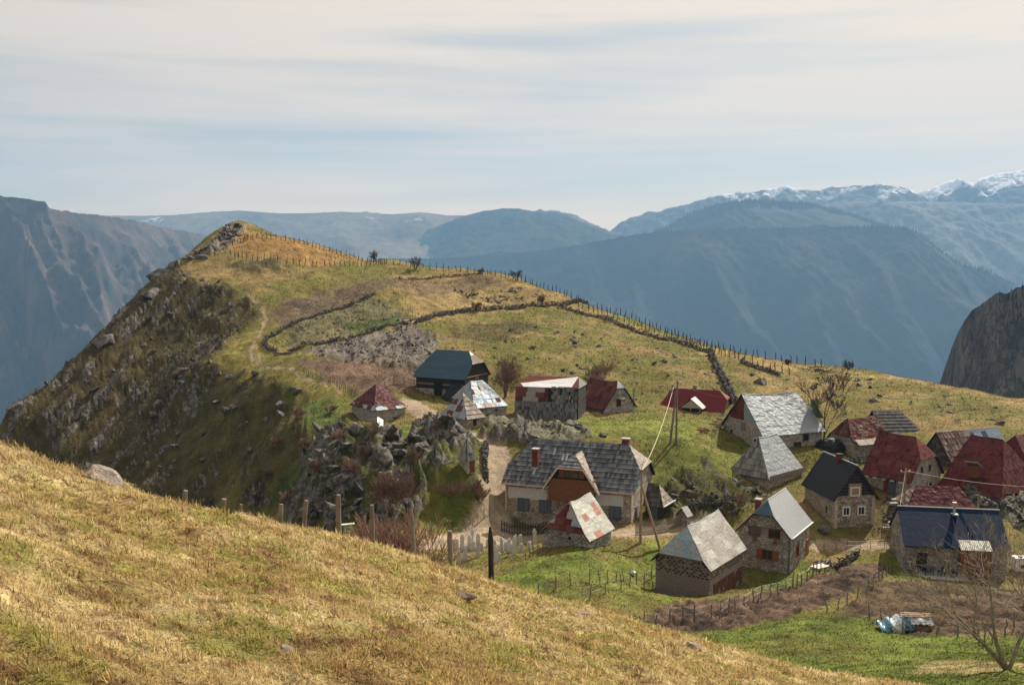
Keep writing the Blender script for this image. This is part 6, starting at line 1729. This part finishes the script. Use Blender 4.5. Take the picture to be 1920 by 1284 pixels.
# ------------------------------------------------------------------ grass
k = NT('grass_blades'); ca = k.n('ShaderNodeAttribute', attribute_name='Col')
tr = k.n('ShaderNodeBsdfTranslucent'); df = k.n('ShaderNodeBsdfDiffuse'); mx = k.n('ShaderNodeMixShader'); mx.inputs[0].default_value = .42
k.l(ca.outputs['Color'], tr.inputs[0]); k.l(ca.outputs['Color'], df.inputs[0]); k.l(df.outputs[0], mx.inputs[1]); k.l(tr.outputs[0], mx.inputs[2]); k.l(mx.outputs[0], k.out.inputs[0])
def blades(name, label, x, y, length, width, flat_, seed, gain=1.0, near_slope=0.0, dryness=.3, spread=.42):
    rr = np.random.default_rng(seed)
    col, rk, rg, rd = near_fields(x, y)
    z = Hbase(x, y) + relief(x, y, rk, rg, rd)
    keep = (rd < .3) & (rk < .75) & (rr.random(len(x)) > rg * .8)
    x, y, z, col = x[keep], y[keep], z[keep], col[keep]; length = length[keep]; width = width[keep]; n = len(x)
    clump = fbm(x / .35, y / .35, 2, .6, seed + 2)
    a = rr.uniform(0, 6.283, n); lean = rr.uniform(.2, flat_, n)
    L = length * rr.uniform(.5, 1.6, n) * np.clip(1 + .9 * clump, .35, 2)
    dx_, dy_ = np.cos(a) * lean + .12, np.sin(a) * lean - .1
    dz = np.clip(1.05 - .75 * lean, .06, 1) + .0 * lean
    dz = dz + .3285 * -dx_ * near_slope - .267 * dy_ * near_slope
    wa = rr.uniform(0, 6.283, n); wx, wy = np.cos(wa) * width / 2, np.sin(wa) * width / 2
    V = np.empty((n, 3, 3)); V[:, 0] = np.stack([x - wx, y - wy, z - .01], 1); V[:, 1] = np.stack([x + wx, y + wy, z - .01], 1)
    V[:, 2] = np.stack([x + dx_ * L, y + dy_ * L, z + dz * L], 1)
    c = col * (gain * np.exp(rr.normal(0, spread, n)) * (1 + .3 * clump))[:, None]
    dry = rr.random(n) < dryness; c[dry] = c[dry] * .4 + STRAW * np.minimum(1.15, col[dry].sum(1) / .62)[:, None] * .6 * rr.uniform(.7, 1.3, dry.sum())[:, None]
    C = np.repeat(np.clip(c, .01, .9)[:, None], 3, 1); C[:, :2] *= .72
    me = np_mesh(name, V.reshape(-1, 3), np.arange(3 * n).reshape(n, 3), False)
    vcol(me, 'Col', C.reshape(-1, 3))
    o = link(name, me, MATS['grass_blades']); tag(o, label, 'grass', kind='stuff')
rr = np.random.default_rng(21)
N = 430000
aa = np.tan(np.radians(rr.uniform(-30, 30, N))); dd = np.exp(rr.uniform(math.log(3.6), math.log(33), N))
ok = dd + .25 * aa * dd < 36
aa, dd = aa[ok], dd[ok]
blades('dry_grass', 'dry straw coloured grass on the near slope', aa * dd, dd, .028 + .0033 * dd, .006 + .0012 * dd, 1.7, 5, gain=1.15, near_slope=1.0, dryness=.36)
N = 230000
aa = np.tan(np.radians(rr.uniform(-29, 31, N))); dd = np.exp(rr.uniform(math.log(33), math.log(270), N))
blades('pasture_grass', 'short grass of the meadows and pasture', aa * dd, dd, .05 + .0011 * dd, .02 + .0011 * dd, .9, 6, gain=1.1, dryness=.2, spread=.26)

# tussocks and dead stems standing out of the turf
nt = 620; ta = np.tan(np.radians(rr.uniform(-29, 29, nt))); td = np.exp(rr.uniform(math.log(4.2), math.log(27), nt))
tx = np.repeat(ta * td, 26) + rr.normal(0, .05, nt * 26) * np.repeat(1 + td * .03, 26); ty = np.repeat(td, 26) + rr.normal(0, .05, nt * 26)
tdd = np.repeat(td, 26)
blades('grass_tussock', 'taller dry tussocks on the near slope', tx, ty, .06 + .0032 * tdd, .004 + .0009 * tdd, .9, 7, gain=.8, near_slope=1.0, dryness=.25, spread=.5)
fsn = 70; fa = np.tan(np.radians(rr.uniform(-28, 28, fsn))); fd = np.exp(rr.uniform(math.log(5), math.log(26), fsn)); fz = H(fa * fd, fd)
ts = scatter_rocks('turf_stones', np.stack([fa * fd, fd, fz], 1), .015 + .003 * fd * rr.random(fsn), tints=np.zeros(fsn)); ts.data.materials[0] = MATS['pale_stone']
tag(ts, 'small stones lying in the near turf', 'stones', kind='stuff')
